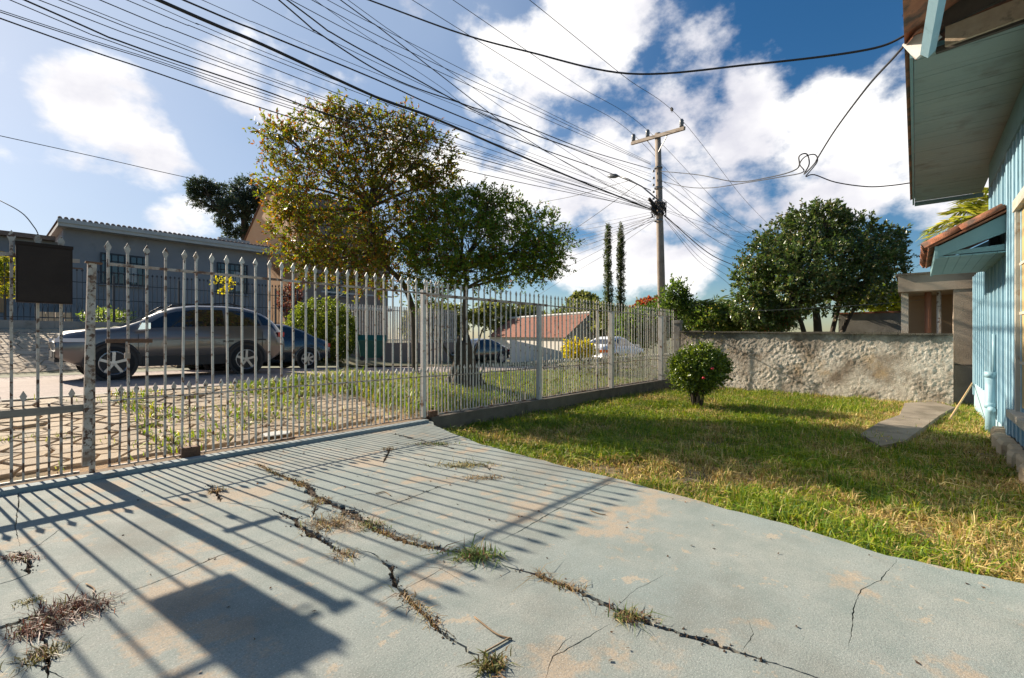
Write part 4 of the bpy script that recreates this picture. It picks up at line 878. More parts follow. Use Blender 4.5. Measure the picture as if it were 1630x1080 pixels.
ca = [(1046,273,19.3),(1110,279,16.5),(1170,290,14),(1225,283,12),(1268,270,10.2),(1272,250,10),(1284,246,9.95),(1288,262,9.9),(1280,278,9.9),(1296,262,9.7),(1303,250,9.5),(1330,207,8.3),(1380,140,6.4),(1425,90,5.1),(1452,58,4.5)]
cable([at_depth(*q) for q in ca], .014, 'service drop cable with a loop, from the pole up to the eave corner', None, 'service_cable', 6)
cb_ = [(1048,288,19.3),(1090,298,17.5),(1130,300,15.5),(1180,293,13.5),(1240,283,11.5),(1278,275,10),(1273,262,9.95),(1282,250,9.9),(1297,247,9.9),(1301,258,9.85),(1288,275,9.85),(1283,282,9.8),(1296,279,9.8),(1330,291,9.7),(1380,298,9.6),(1420,296,9.5),(1462,290,9.3)]
cable([at_depth(*q) for q in cb_], .012, 'second looped service cable ending low on the eave edge', None, 'service_cable', 6)
cable([at_y(-120, 190, 21), at_y(0, 217, 21), at_y(150, 250, 21), at_y(305, 285, 21), at_y(520, 330, 21)], .012, 'single wire high above the grey house at the left')
cable([at_depth(-60, 290, 4.2), at_depth(0, 320, 3.9), at_depth(35, 340, 3.8), at_depth(54, 362, 3.8), at_depth(60, 372, 3.8)], .004, 'short barbed wire drooping onto the side gate', None, 'barbed_wire')
o = cable([at_depth(1195, 496, 12.5), at_depth(1300, 491, 11.8), at_depth(1405, 484, 11.2), at_depth(1470, 478, 10.9)], .004, 'pale clothes line strung in front of the camellia tree', None, 'clothes_line'); o.data.materials.clear(); o.data.materials.append(m_por)
# bird on the right-hand high wire
qb = at_y(842, 0, ins_px[2].y).lerp(ins_px[2], .90)+Vector((0, 0, -.02)); bird = MB(); 
bird.tube([(-.16, 0, .02), (-.08, 0, .06), (0, 0, .11), (.06, 0, .17), (.1, 0, .22), (.135, 0, .235), (.17, 0, .23)], [.012, .03, .06, .055, .035, .033, .004], 8)
bo = thing('bird', 'small dark bird perched on the high wire left of the pole', 'bird', qb, .6); bird.build('body', mat('dark feathers', (.03, .028, .026), (.05, .045, .04), 30, .8), bo, True)
MB().tube([(-.01, .02, .07), (.0, .02, 0)], .006, 4).tube([(-.01, -.02, .07), (.0, -.02, 0)], .006, 4).build('legs', m_blk, bo)
# ---------------------------------------------------------------- vehicles
m_tyre = mat('tyre', (.015, .015, .016), None, rough=.85); m_rim = mat('alloy rim', (.42, .42, .43), None, rough=.35, metal=.9); m_clad = mat('black cladding', (.02, .02, .022), None, rough=.55)
m_cglass = mat('car glass', (.012, .014, .017), None, rough=.04, spec=.9, coat=.5); m_lamp = mat('lamp glass', (.62, .65, .7), None, rough=.12, spec=.8); m_red = mat('red lamp', (.45, .02, .015), None, rough=.2); m_orange = mat('orange lamp', (.75, .16, .01), None, rough=.25); m_chrome = mat('chrome', (.7, .7, .72), None, rough=.15, metal=1.0)
def interp(tab, x):
    if x <= tab[0][0]: return tab[0][1]
    for (a, b), (c, d) in zip(tab, tab[1:]):
        if x <= c: t = (x-a)/(c-a); return b + (d-b)*t
    return tab[-1][1]
def make_car(name, label, loc, rz, paint, top, belt, L_, hw, wb, wr, zbot=.27, suv=True, spokes=5, wins=((1.25, 2.05, 3.0), (3.0, 3.78)), scr=(1.0, 1.72), rear=(3.75, 4.2), front_lamp=m_lamp, group=None):
    t = thing(name, label, 'car', loc, rz, group)
    def hwx(x): return hw*interp([(0, .70), (.08, .82), (.3, .95), (.6, 1), (L_-.7, 1), (L_-.25, .95), (L_-.05, .84), (L_, .74)], x)
    def sect(x):
        zt = interp(top, x); zb_ = min(zt-.015, interp(belt, x)); h_ = hwx(x); cab = min(1, max(0, (zt-zb_)/.4)); rw = h_*(.9 - .2*cab)
        zbo = zbot + max(0, .22*(1 - x/.45)) + max(0, .25*(1-(L_-x)/.5))
        zm = zbo + (zb_-zbo)*.55
        return [(0, zbo), (h_*.85, zbo), (h_*.97, zbo+.08), (h_, zm), (h_*.985, zb_-.06), (h_*.955, zb_), (h_*.955+(rw-h_*.955)*.55, zb_+(zt-zb_)*.55), (rw, zt-.05*cab-.01), (rw*.82, zt-.012), (rw*.45, zt), (0, zt+.008)]
    xs = sorted(set([0, .02, .06, .12] + [L_*i/46 for i in range(1, 46)] + [L_-.12, L_-.06, L_-.02, L_])); b = MB(); full = []
    for x in xs:
        s_ = sect(x); ring = [(x, -y, z) for y, z in s_] + [(x, y, z) for y, z in s_[-2:0:-1]]; full.append(ring)
    n = len(full[0])
    for r_ in full: b.v += r_
    for i in range(len(xs)-1):
        for j in range(n): j2 = (j+1) % n; b.f.append((i*n+j, i*n+j2, (i+1)*n+j2, (i+1)*n+j))
    b.f.append(tuple(range(n))); b.f.append(tuple(range((len(xs)-1)*n, len(xs)*n))[::-1]); body = b.build('body', paint, t, True)
    def side_pt(x, f, o_=.006):
        s_ = sect(x); p0, p1, p2 = s_[5], s_[6], s_[7]
        y, z = ((p0[0]+(p1[0]-p0[0])*f*2), (p0[1]+(p1[1]-p0[1])*f*2)) if f < .5 else ((p1[0]+(p2[0]-p1[0])*(f-.5)*2), (p1[1]+(p2[1]-p1[1])*(f-.5)*2)); return y+o_, z
    def strip(x0b, x0t, x1b, x1t, f0, f1, nm, m, nn=10, o_=.007):
        for sg in (-1, 1):
            w_ = MB()
            for i in range(nn+1):
                for k in range(4):
                    f = f0 + (f1-f0)*k/3; a = x0b + (x0t-x0b)*k/3; c = x1b + (x1t-x1b)*k/3; x = a + (c-a)*i/nn; y, z = side_pt(x, f, o_); w_.v.append((x, sg*y, z))
            for i in range(nn):
                for k in range(3): w_.f.append((i*4+k, (i+1)*4+k, (i+1)*4+k+1, i*4+k+1))
            w_.build(nm, m, t, True)
    (a0, a1, a2), (b0, b1) = wins
    strip(a0, a1-.25, a2-.05, a2-.05, .1, .86, 'door_window', m_cglass); strip(b0+.02, b0+.02, b1, b1-.12, .1, .86, 'rear_window', m_cglass)
    if suv: strip(b1+.05, b1-.02, b1+.42, b1+.12, .14, .78, 'quarter_window', m_cglass, 6)
    def topglass(x0, x1, nm):
        w_ = MB(); nn = 10
        for i in range(nn+1):
            x = x0+(x1-x0)*i/nn; s_ = sect(x); rw = s_[7][0]*.9
            for k in range(5):
                y = -rw + 2*rw*k/4; ay = abs(y); pts = s_[7:]; z = interp([(p_[0], p_[1]) for p_ in pts[::-1]], ay); w_.v.append((x, y, z+.008))
        for i in range(nn):
            for k in range(4): w_.f.append((i*5+k, (i+1)*5+k, (i+1)*5+k+1, i*5+k+1))
        w_.build(nm, m_cglass, t, True)
    topglass(*scr, 'windscreen'); topglass(*rear, 'rear_screen')
    # wheels, arches
    for wx in wb:
        for sg in (-1, 1):
            MX = Matrix.Translation((wx, sg*(hw+.008), wr)) @ Matrix.Rotation(math.pi/2*(1 if sg < 0 else -1), 4, 'X')
            MB().lathe([(0, 0), (wr+.055, 0), (wr+.055, -.02)], 28, MX).build('wheel_well', m_clad, t)
            ar = MB(); seg = 20
            for i in range(seg+1):
                th_ = math.radians(-8 + 196*i/seg)
                for rr, oo in ((wr+.045, .004), (wr+.045, .024), (wr+.115, .016), (wr+.125, -.03)): ar.v.append((wx+rr*math.cos(th_), sg*(hw+oo), wr+rr*math.sin(th_)))
            for i in range(seg):
                for k in range(3): ar.f.append((4*i+k, 4*i+4+k, 4*i+5+k, 4*i+1+k))
            ar.build('wheel_arch', m_clad if suv else paint, t, True)
            MW = Matrix.Translation((wx, sg*(hw+.012), wr)) @ Matrix.Rotation(math.pi/2*(1 if sg < 0 else -1), 4, 'X')
            wh = MB().lathe([(wr*.66, -.02), (wr*.68, .012), (wr*.8, .022), (wr*.94, .012), (wr, -.03), (wr, -.18), (wr*.8, -.2)], 28, MW).build('wheel', m_tyre, t, True)
            rm = MB().lathe([(wr*.64, -.01), (wr*.69, .014), (wr*.66, .016), (wr*.6, -.01)], 28, MW); rm.lathe([(0, .014), (wr*.14, .012), (wr*.15, -.02)], 12, MW)
            for k in range(spokes):
                th_ = 2*math.pi*k/spokes + .4; M2 = MW @ Matrix.Rotation(th_, 4, 'Z'); rm.prism([(wr*.1, -wr*.07), (wr*.64, -wr*(.15 if suv else .1)), (wr*.66, wr*(.01 if suv else .1)), (wr*.1, wr*.07)], -.012, .010, M2)
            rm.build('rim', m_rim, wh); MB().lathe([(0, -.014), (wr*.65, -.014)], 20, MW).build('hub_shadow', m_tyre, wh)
    if suv:
        for sg in (-1, 1):
            MB().box((wb[0]+wr+.12, sg*(hw*.985)-.012, zbot+.0), (wb[1]-wr-.12, sg*(hw*.985)+.012, zbot+.22)).build('sill_cladding', m_clad, t)
            MB().tube([(1.75, sg*.56, interp(top, 1.75)+.0), (1.95, sg*.57, interp(top, 1.95)+.06), (3.1, sg*.57, interp(top, 3.1)+.065), (3.5, sg*.56, interp(top, 3.5)+.01)], .018, 6).build('roof_rail', m_clad, t, True)
            MB().box((a2-.09, sg*(hw+.0)-.012, .80), (a2+.13, sg*(hw+.0)+.014, .835)).build('door_handle', m_clad, t); MB().box((b1-.12, sg*(hw+.0)-.012, .84), (b1+.1, sg*(hw+.0)+.014, .875)).build('door_handle', m_clad, t)
    for x in ((a0+.02, a2-.02, b1+.02) if suv else ()):
        for sg in (-1, 1): MB().box((x-.004, sg*hw*1.0-.004, zbot+.2), (x+.004, sg*hw*1.0+.003, interp(belt, x)-.1)).build('door_seam', m_clad, t)
    for sg in (-1, 1):
        MB().prism([(a0-.02, interp(belt, a0)+.0), (a0+.2, interp(belt, a0)+.02), (a0+.2, interp(belt, a0)+.15), (a0+.05, interp(belt, a0)+.15)], sg*hw*1.02-(.0 if sg > 0 else .16), sg*hw*1.02+(.16 if sg > 0 else 0), Matrix(((1, 0, 0, 0), (0, 0, 1, 0), (0, 1, 0, 0), (0, 0, 0, 1)))).build('mirror', m_chrome if suv else paint, t)
        zl = interp(top, .12)-.13; lp = [(.50, hwx(.50)+.004), (.3, hwx(.3)+.007), (.1, hwx(.1)+.007), (.0, hwx(0)*.97), (-.006, hw*.45), (.3, hw*.45)]; MB().prism([(a, sg*c_) for a, c_ in lp], zl-.045, zl+.03).build('headlight', front_lamp, t)
        zl = interp(top, L_-.1)-.20; lp = [(L_-.24, hwx(L_-.24)+.004), (L_-.12, hwx(L_-.12)+.006), (L_-.04, hwx(L_-.04)+.006), (L_+.006, hwx(L_)*.97), (L_+.008, hw*.4), (L_-.2, hw*.4)]; MB().prism([(a, sg*c_) for a, c_ in lp], zl-.05, zl+.07).build('taillight', m_red, t)
    MB().box((-.004, -hw*.55, .42), (.03, hw*.55, .62)).build('grille', m_clad, t); MB().box((-.005, -hw*.6, .40), (.2, hw*.6, .47)).build('front_bumper_lip', m_clad, t); MB().box((L_-.06, -hw*.7, .3), (L_+.02, hw*.7, .45)).build('rear_bumper', m_clad, t)
    MB().box((-.012, -.2, .5), (-.005, .2, .63)).build('number_plate', m_por, t)
    return t
m_grey = mat('metallic grey paint', (.15, .135, .125), None, rough=.32, metal=.4, coat=1.0); m_navy = mat('dark blue grey paint', (.035, .05, .062), None, rough=.25, metal=.4, coat=1.0); m_black = mat('black paint', (.012, .013, .015), None, rough=.25, coat=1.0); m_wcar = mat('white car paint', (.78, .79, .8), None, rough=.25, coat=.6)
topS = [(0, .80), (.05, .94), (.2, 1.03), (.5, 1.08), (.98, 1.13), (1.3, 1.27), (1.7, 1.49), (2.0, 1.61), (2.4, 1.68), (3.0, 1.70), (3.5, 1.67), (3.84, 1.59), (4.1, 1.43), (4.3, 1.24), (4.4, 1.12), (4.45, .95)]
beltS = [(0, .78), (.5, 1.0), (1.0, 1.06), (2.0, 1.09), (3.2, 1.13), (4.0, 1.17), (4.45, .82)]
make_car('parked_suv', 'metallic grey coupe SUV with five-spoke wheels right behind the gate', (1.03, 13.58, ycam(2, 13.3)-.0), 0, m_grey, topS, beltS, 4.45, .885, (.86, 3.42), .362)
topC = [(0, .62), (.08, .72), (.4, .82), (1.1, .93), (1.5, 1.15), (1.95, 1.38), (2.4, 1.45), (2.9, 1.43), (3.4, 1.27), (3.8, 1.07), (4.1, .98), (4.3, .93), (4.35, .7)]
beltC = [(0, .6), (.5, .8), (1.2, .9), (3.4, .96), (4.35, .66)]
pw = at_y(490, 585, 15.0)
make_car('parked_sedan', 'dark blue-grey sedan parked behind the SUV by the round hedge', (pw.x-3.45, 15.87, ycam(7, 15)-.0), 0, m_navy, topC, beltC, 4.35, .86, (.85, 3.45), .31, .2, False, 7, ((1.3, 2.1, 2.75), (2.75, 3.4)), (1.12, 1.9), (3.3, 3.8))
pk_ = at_depth(728, 584, 24.2); make_car('parked_hatchback', 'black car parked beyond the forked tree trunk', (pk_.x, pk_.y+.86, pk_.z), 0, m_black, topC, beltC, 4.35, .86, (.85, 3.45), .33, .2, False, 7, ((1.3, 2.1, 2.75), (2.75, 3.4)), (1.12, 1.9), (3.3, 3.8))
wc = at_depth(955, 577, 21.6); make_car('white_car', 'white car with an orange tail lamp seen through the fence at right', (wc.x+4.35, wc.y+.5, wc.z-.25), math.pi, m_wcar, topC, beltC, 4.35, .86, (.85, 3.45), .31, .2, False, 7, ((1.3, 2.1, 2.75), (2.75, 3.4)), (1.12, 1.9), (3.3, 3.8))
for o in bpy.data.objects['white_car'].children:
    if o.name.startswith('taillight'): o.data.materials.clear(); o.data.materials.append(m_orange)
# ---------------------------------------------------------------- trees and shrubs
m_bark = mat('bark', (.10, .075, .05)); m_dbark = mat('dark bark', (.055, .042, .03), (.09, .07, .05), 9, .95, .8, 40)
def px_clumps(lst, Y0): 
    out = []
    for (px, py, rx, rz, dY, wt) in lst:
        c_ = at_depth(px, py, Y0+dY); k = (Y0+dY)/FP; out.append((tuple(c_), (rx*k, rx*k*.9, rz*k), wt))
    return out
def tree(name, label, base, clumps, ntw, nleaf, twl, L_, W_, cols, wts, trunk_r, fork, m_lf, m_bk, up=.25, shell=.5, limb_r=.05, twn=500, twr=.008, trunk_pts=None, cat='tree', group=None, droop=0., spread=.9, crown='crown', only_clumps=None):
    t = thing(name, label, cat, base, 0, group); B0 = Vector(base); cl = [((c[0][0]-B0.x, c[0][1]-B0.y, c[0][2]-B0.z), c[1], c[2]) for c in clumps]
    Pp, Dd, tw = spray(cl, ntw, nleaf, twl, up, shell, spread, droop); link(crown, leaves_mesh(crown, Pp, Dd, L_, W_, cols, wts), m_lf, t)
    mb = MB(); f = [Vector(p) - B0 for p in fork]; tp = [Vector(p) - B0 for p in trunk_pts] if trunk_pts else [Vector((0, 0, -.1)), f[0]]
    sp = spline(tp, 6); n = len(sp); mb.tube(sp, [trunk_r*(1.25 if i == 0 else 1)*(1-.45*i/n) for i in range(n)], 10)
    for k, (c_, r_, w_) in enumerate(cl):
        c_ = Vector(c_); src = min(f, key=lambda q: (q-c_).length)
        pth = branch_path(src, c_, .12); mb.tube(pth, [limb_r*(1-.75*i/6) for i in range(7)], 6)
        for _ in range(4):
            e = c_ + Vector((random.uniform(-1, 1)*r_[0], random.uniform(-1, 1)*r_[1], random.uniform(-.6, 1)*r_[2]))*.8; pth2 = branch_path(pth[4], e, .12); mb.tube(pth2, [limb_r*.4*(1-.8*i/6) for i in range(7)], 4)
    twigs_into(mb, tw, twn, twr); mb.build('trunk', m_bk, t, True); return t
# street tree across the road (rusty autumn leaves)
Y1 = 10.4; t1b = at_depth(661, 607, Y1)
c1 = [(470,235,42,40,-1,1),(520,215,45,38,.5,1),(580,215,50,36,0,1.2),(630,235,50,42,.5,1.2),(680,255,42,40,-.5,1),(460,300,38,45,0,.9),(510,290,60,50,-1,1.5),(580,290,60,55,1,1.6),(640,300,60,50,0,1.5),(690,315,40,45,.5,1),(465,370,36,40,.5,.9),(515,380,50,45,0,1.3),(575,375,55,45,-1,1.4),(635,375,60,50,0,1.5),(685,385,40,45,0,.9),(550,430,60,30,0,1),(610,435,50,35,-.5,1),(490,420,32,28,0,.6),(700,290,24,22,0,.4),(440,215,18,12,-1,.22),(545,190,26,14,0,.4),(660,205,26,18,0,.4),(440,330,16,22,0,.2)]
tree('street_tree', 'tall street tree with rusty green leaves and leaning trunk by the kerb', t1b, px_clumps([(a, b2, c_, d_, e_*.5, f_) for a, b2, c_, d_, e_, f_ in c1], Y1), 2650, 16, .36, .088, .036, [(.13, .165, .018), (.19, .20, .02), (.25, .115, .028), (.075, .105, .016), (.32, .24, .03), (.18, .07, .022)], [3.2, 3, 2.1, 2.2, 1.2, 1.6], .075,
     [at_depth(657, 490, Y1), at_depth(640, 445, Y1), at_depth(600, 400, Y1-.3), at_depth(590, 330, Y1), at_depth(655, 400, Y1+.2)], m_leaf, m_dbark, .3, .3, .04, 900, .005, [t1b, at_depth(659, 510, Y1), at_depth(655, 485, Y1), at_depth(640, 450, Y1), at_depth(612, 420, Y1-.2), at_depth(595, 375, Y1), at_depth(588, 330, Y1), at_depth(600, 270, Y1)])
# verge tree in front of the fence gap
Y2 = 9.8; t2b = at_depth(738, 612, Y2)
c2 = [(700,350,40,30,.3,1),(750,335,50,28,0,1.2),(800,345,48,28,.2,1.1),(850,365,42,28,0,1),(690,400,45,35,0,1.1),(745,385,55,40,-.4,1.5),(805,395,55,40,-.3,1.5),(860,405,40,32,.1,1),(700,440,40,24,.2,.9),(760,435,50,24,0,1.2),(820,435,45,22,0,1),(870,425,28,18,-.1,.6),(890,390,22,20,0,.4),(660,390,22,26,.3,.5),(735,318,30,12,0,.4),(780,320,28,12,0,.4),(680,470,22,16,.2,.4)]
tree('verge_tree', 'small dark-trunked tree on the grass verge just outside the fence', t2b, px_clumps(c2, Y2), 2500, 16, .27, .07, .029, [(.085, .15, .018), (.13, .20, .022), (.055, .10, .015), (.2, .23, .025), (.19, .07, .025), (.26, .27, .03)], [3.4, 3.4, 2, 1.6, 1.0, 1], .085,
     [at_depth(742, 500, Y2), at_depth(742, 460, Y2), at_depth(735, 430, Y2)], m_leaf, m_dbark, .2, .3, .035, 700, .004, [t2b, at_depth(742, 560, Y2), at_depth(740, 500, Y2), at_depth(743, 440, Y2)])
bt2 = bpy.data.objects['verge_tree']; bb = MB()
for k in range(9):
    a_ = k*.7; r_ = .16; q = [Vector((math.cos(a_)*.36, math.sin(a_)*.36, -.08)), Vector((math.cos(a_)*.24, math.sin(a_)*.24, .16)), Vector((math.cos(a_+.4)*.17, math.sin(a_+.4)*.17, .45+.05*(k % 3))), Vector((math.cos(a_+.6)*.08, math.sin(a_+.6)*.08, .85+.06*(k % 4)))]; bb.tube(spline(q, 4), [.15-.009*i for i in range(13)], 7)
bb.build('root_burl', m_dbark, bt2, True)
for k, (px, py) in enumerate(((775, 590), (690, 545), (768, 545))): MB().tube(spline([Vector((0, 0, .45)), (at_depth((px+740)/2, py+20, Y2)-t2b), at_depth(px, py-20, Y2)-t2b], 5), [.05-.0035*i for i in range(11)], 6).build('side_stem', m_dbark, bt2, True)
# camellia
Y3 = 13.6; t3b = at_depth(1305, 545, Y3); t3b.z = -.35
c3 = [(1300,365,50,32,0,1.2),(1350,375,45,30,.3,1.1),(1260,385,45,34,.2,1.2),(1225,415,40,36,0,1.1),(1280,425,60,42,-.8,1.6),(1345,420,60,42,-.6,1.6),(1395,400,40,32,0,1),(1200,455,32,32,.2,.8),(1250,465,50,35,-.3,1.2),(1310,470,55,30,0,1.2),(1365,455,45,35,0,1),(1410,430,26,26,.2,.6),(1195,490,26,24,0,.6),(1235,500,30,20,0,.6),(1425,385,12,14,0,.2),(1310,342,24,12,0,.4)]
ol = [(.06, .10, .022), (.09, .135, .032), (.13, .155, .045), (.19, .16, .06)]
t3 = tree('camellia_tree', 'large rounded dark glossy camellia tree behind the plastered wall', t3b, px_clumps(c3, Y3), 3000, 12, .32, .115, .06, ol, [3, 3, 2, 1], .14,
     [at_depth(1300, 505, Y3), at_depth(1285, 480, Y3), at_depth(1335, 480, Y3)], m_gloss, m_dbark, .15, .45, .06, 250, .008, [t3b, at_depth(1302, 530, Y3), at_depth(1298, 490, Y3)])
for dx in (-28, 22, 40): MB().tube(spline([Vector((dx*.004, 0, 0)), at_depth(1305+dx, 520, Y3)-t3b, at_depth(1305+dx*1.7, 470, Y3)-t3b], 5), [.085-.004*i for i in range(11)], 7).build('side_trunk', m_dbark, t3, True)
# round topiary bush on the lawn
Y4 = 9.5; t4b = at_depth(1110, 652, Y4); t4b.z = -.22
c4 = [(1112,588,42,33,0,3),(1096,592,30,28,-.1,1.2),(1132,590,28,26,.1,1.2),(1108,606,32,22,0,1),(1084,583,12,12,0,.25),(1146,578,12,11,0,.25),(1118,562,22,10,0,.4)]
tree('round_bush', 'clipped round bush with a red bloom on the lawn by the fence', t4b, px_clumps(c4, Y4), 2100, 10, .13, .052, .028, [(.08, .125, .018), (.13, .18, .024), (.24, .28, .035), (.045, .075, .014)], [3, 3, 2, 1.5], .07, [at_depth(1111, 630, Y4)], m_gloss, m_dbark, .35, .45, .03, 60, .004, cat='bush', crown='foliage')
rb = bpy.data.objects['round_bush']
for px, py in ((1134, 588), (1120, 603)):
    q = at_depth(px, py, Y4-.62) - t4b; MB().lathe([(0, -.02), (.035, 0), (.02, .03), (0, .025)], 7, Matrix.Translation(q)).build('bloom', mat('red petal', (.5, .015, .03), None, rough=.5), rb, True)
for k in range(7): a_ = k*.9; MB().tube([(math.cos(a_)*.06, math.sin(a_)*.06, -.05), (math.cos(a_)*.12, math.sin(a_)*.12, .25), (math.cos(a_)*.25, math.sin(a_)*.25, .6)], [.035, .025, .015], 6).build('stem', m_dbark, rb, True)
# small helper for shrubs
def shrub(name, label, px, py, rx, rz, Y0, L_, W_, cols, wts, ntw, nleaf=8, twl=.2, zb=-.3, mat_=None, cat='shrub', extra=(), up=.3, shell=.4, group=None):
    b_ = at_depth(px, py, Y0); b_.z = zb; cl = px_clumps([(px, py, rx, rz, 0, 1)] + [(px+a, py+b2, c_, d_, e_, f_) for a, b2, c_, d_, e_, f_ in extra], Y0)
    return tree(name, label, b_, cl, ntw, nleaf, twl, L_, W_, cols, wts, .04, [at_depth(px, py+rz*.6, Y0)], mat_ or m_leaf, m_dbark, up, shell, .02, 60, .004, cat=cat, crown='foliage', group=group)
GR = [(.07, .12, .02), (.11, .17, .03), (.17, .22, .04), (.05, .08, .018)]; W4 = [3, 3, 2, 2]
shrub('round_hedge', 'big dense clipped round hedge behind the parked sedan', 512, 525, 52, 48, 17.4, .075, .045, [(.12, .16, .02), (.17, .21, .03), (.06, .09, .015), (.24, .26, .04)], W4, 3600, 8, .12, .3, extra=((-20, 10, 34, 40, 0, .5), (22, 12, 32, 38, 0, .5)), shell=.7, cat='hedge')
shrub('red_leaf_shrub', 'dark red leafed shrub by the end of the iron fence', 462, 478, 14, 26, 21.6, .12, .05, [(.14, .04, .03), (.2, .06, .035), (.08, .06, .025)], [3, 2, 2], 300, 8, .25, 1.0)
shrub('flower_shrub', 'green shrub with pale flowers above the car bonnet', 172, 508, 30, 11, 16.6, .08, .03, [(.16, .24, .03), (.24, .3, .05), (.6, .58, .6), (.5, .45, .12)], [4, 3, .7, .8], 320, 8, .22, 1.3)
shrub('yellow_sapling', 'thin sapling with flat yellow leaves in front of the grey house', 355, 455, 13, 9, 19.8, .16, .08, [(.5, .42, .04), (.42, .4, .06)], [2, 1], 26, 6, .2, 1.3)
shrub('left_shrub', 'yellow-green shrub at the left picture edge behind the metal box', 8, 440, 16, 30, 15.2, .1, .05, [(.3, .3, .04), (.18, .22, .03), (.5, .38, .05)], [3, 3, 1], 260, 8, .2, 1.3)
shrub('yellow_shrub', 'bright yellow flowering shrub in front of the distant white wall', 922, 558, 24, 11, 14.4, .075, .04, [(.62, .48, .02), (.5, .45, .04), (.2, .24, .04)], [4, 2, 1.4], 420, 8, .2, -.2)
shrub('verge_hedge', 'low grey-green hedge on the verge right of the yellow shrub', 930, 590, 56, 18, 14.2, .055, .025, [(.14, .16, .05), (.10, .13, .035), (.22, .2, .09)], [3, 3, 1.4], 900, 8, .2, -.3, extra=((70, -6, 44, 16, 0, .8), (120, -8, 40, 14, 0, .6)))
shrub('vine_hedge', 'tall leafy hedge across the road behind the white car', 1030, 520, 42, 28, 37, .22, .12, GR, W4, 1700, 8, .5, -1.2, extra=((30, -15, 30, 25, 0, .7), (-25, 12, 30, 28, 0, .7)))
shrub('sprouting_shrub', 'upright sprouting shrub beside the base of the utility pole', 1077, 480, 15, 28, 15.3, .13, .06, GR, W4, 230, 8, .35, -.3, extra=((-14, 6, 8, 12, 0, .3), (10, 12, 14, 14, 0, .4)), up=1.2)
shrub('garden_shrub', 'bushy mixed green shrub behind the left end of the plastered wall', 1135, 510, 42, 22, 14.9, .09, .045, GR + [(.3, .26, .06)], W4 + [1], 1300, 8, .22, -.3, extra=((40, 5, 34, 18, .2, .7), (80, 6, 30, 14, 0, .5)))
sh = shrub('flowering_shrub', 'shrub with pink and red flowers under the camellia', 1240, 512, 24, 16, 13.9, .07, .035, GR + [(.6, .03, .08), (.65, .12, .05)], W4 + [.5, .35], 420, 8, .2, -.3)
shrub('lime_shrub', 'yellow-green shrub above the orange-capped garden wall', 1415, 478, 36, 20, 15.2, .1, .06, [(.38, .42, .05), (.28, .34, .04), (.16, .22, .03), (.46, .44, .07)], W4, 1300, 8, .22, -.3, extra=((-28, -4, 22, 16, 0, .6), (32, 2, 22, 16, 0, .6)))
# palms
def palm(name, label, c_, n, L_, W_, cols, trunk_to=None, droop=.5, arc=(0, 2*math.pi), lift=.6):
    t = thing(name, label, 'palm', (c_.x, c_.y, trunk_to if trunk_to is not None else c_.z)); z0 = c_.z-(trunk_to if trunk_to is not None else c_.z)
    if trunk_to is not None: MB().tube([(0, 0, 0), (.05, 0, z0*.5), (0, 0, z0)], [.2, .16, .15], 10).build('trunk', m_dbark, t, True)
    for k in range(n):
        a_ = random.uniform(*arc); el = random.uniform(.1, 1.25)*lift+.1; d = Vector((math.cos(a_)*math.cos(el), math.sin(a_)*math.cos(el), math.sin(el))); ln = L_*random.uniform(.8, 1.1)
        pts = [Vector((0, 0, z0)) + d*ln*s_ - Vector((0, 0, droop*ln*s_*s_*.6)) for s_ in fr(0, 1, 9)]; P_, D_ = [], []
        for i in range(8):
            dd = (pts[i+1]-pts[i]).normalized(); sd_ = dd.cross(Vector((0, 0, 1))).normalized()
            for s_ in range(5):
                q = pts[i].lerp(pts[i+1], s_/5)
                for sg in (-1, 1): P_.append(q); D_.append(sd_*sg + dd*.8 + Vector((0, 0, random.uniform(-.5, .15))))
        fr_ = link('frond', leaves_mesh('frond', np.array([tuple(q) for q in P_]), np.array([tuple(q) for q in D_]), L_*.34, W_, cols, [1]*len(cols)), m_leaf, t)
palm('fan_palm', 'spiky green fan palm tops behind the plastered wall', at_depth(1120, 500, 15.6), 16, 1.15, .035, [(.1, .15, .05), (.15, .2, .07), (.2, .22, .09)], -.3, .35)
palm('tall_palm', 'yellow-green palm crown between the eave and the window awning', at_depth(1590, 345, 15.5), 26, 1.9, .06, [(.3, .3, .05), (.2, .24, .04), (.4, .36, .09)], -.4, .8, lift=.8)
# cypresses
for i, (px, pt) in enumerate(((968, 360), (988, 368))):
    Yc = 44; b_ = at_depth(px, 560, Yc); b_.z = -2.2; k = Yc/FP; cl = [((*at_depth(px, yy, Yc),), (k*rr, k*rr, k*20), 1) for yy, rr in ((378, 2.2), (395, 3.6), (415, 4.6), (440, 5.4), (465, 6), (490, 6.2), (515, 6))]
    tree('cypress', ('taller left cypress of the distant pair left of the pole', 'shorter right cypress of the distant pair left of the pole')[i], b_, cl, 900, 8, .35, .2, .06, [(.045, .07, .02), (.08, .10, .03), (.12, .12, .045)], [3, 2, 1], .15, [at_depth(px, yy, Yc) for yy in (385, 400, 420, 445, 470, 495, 515)], m_leaf, m_dbark, 2.2, .3, .03, 20, .01, group='distant cypress pair', trunk_pts=[b_, at_depth(px, 470, Yc), at_depth(px, pt+12, Yc)])
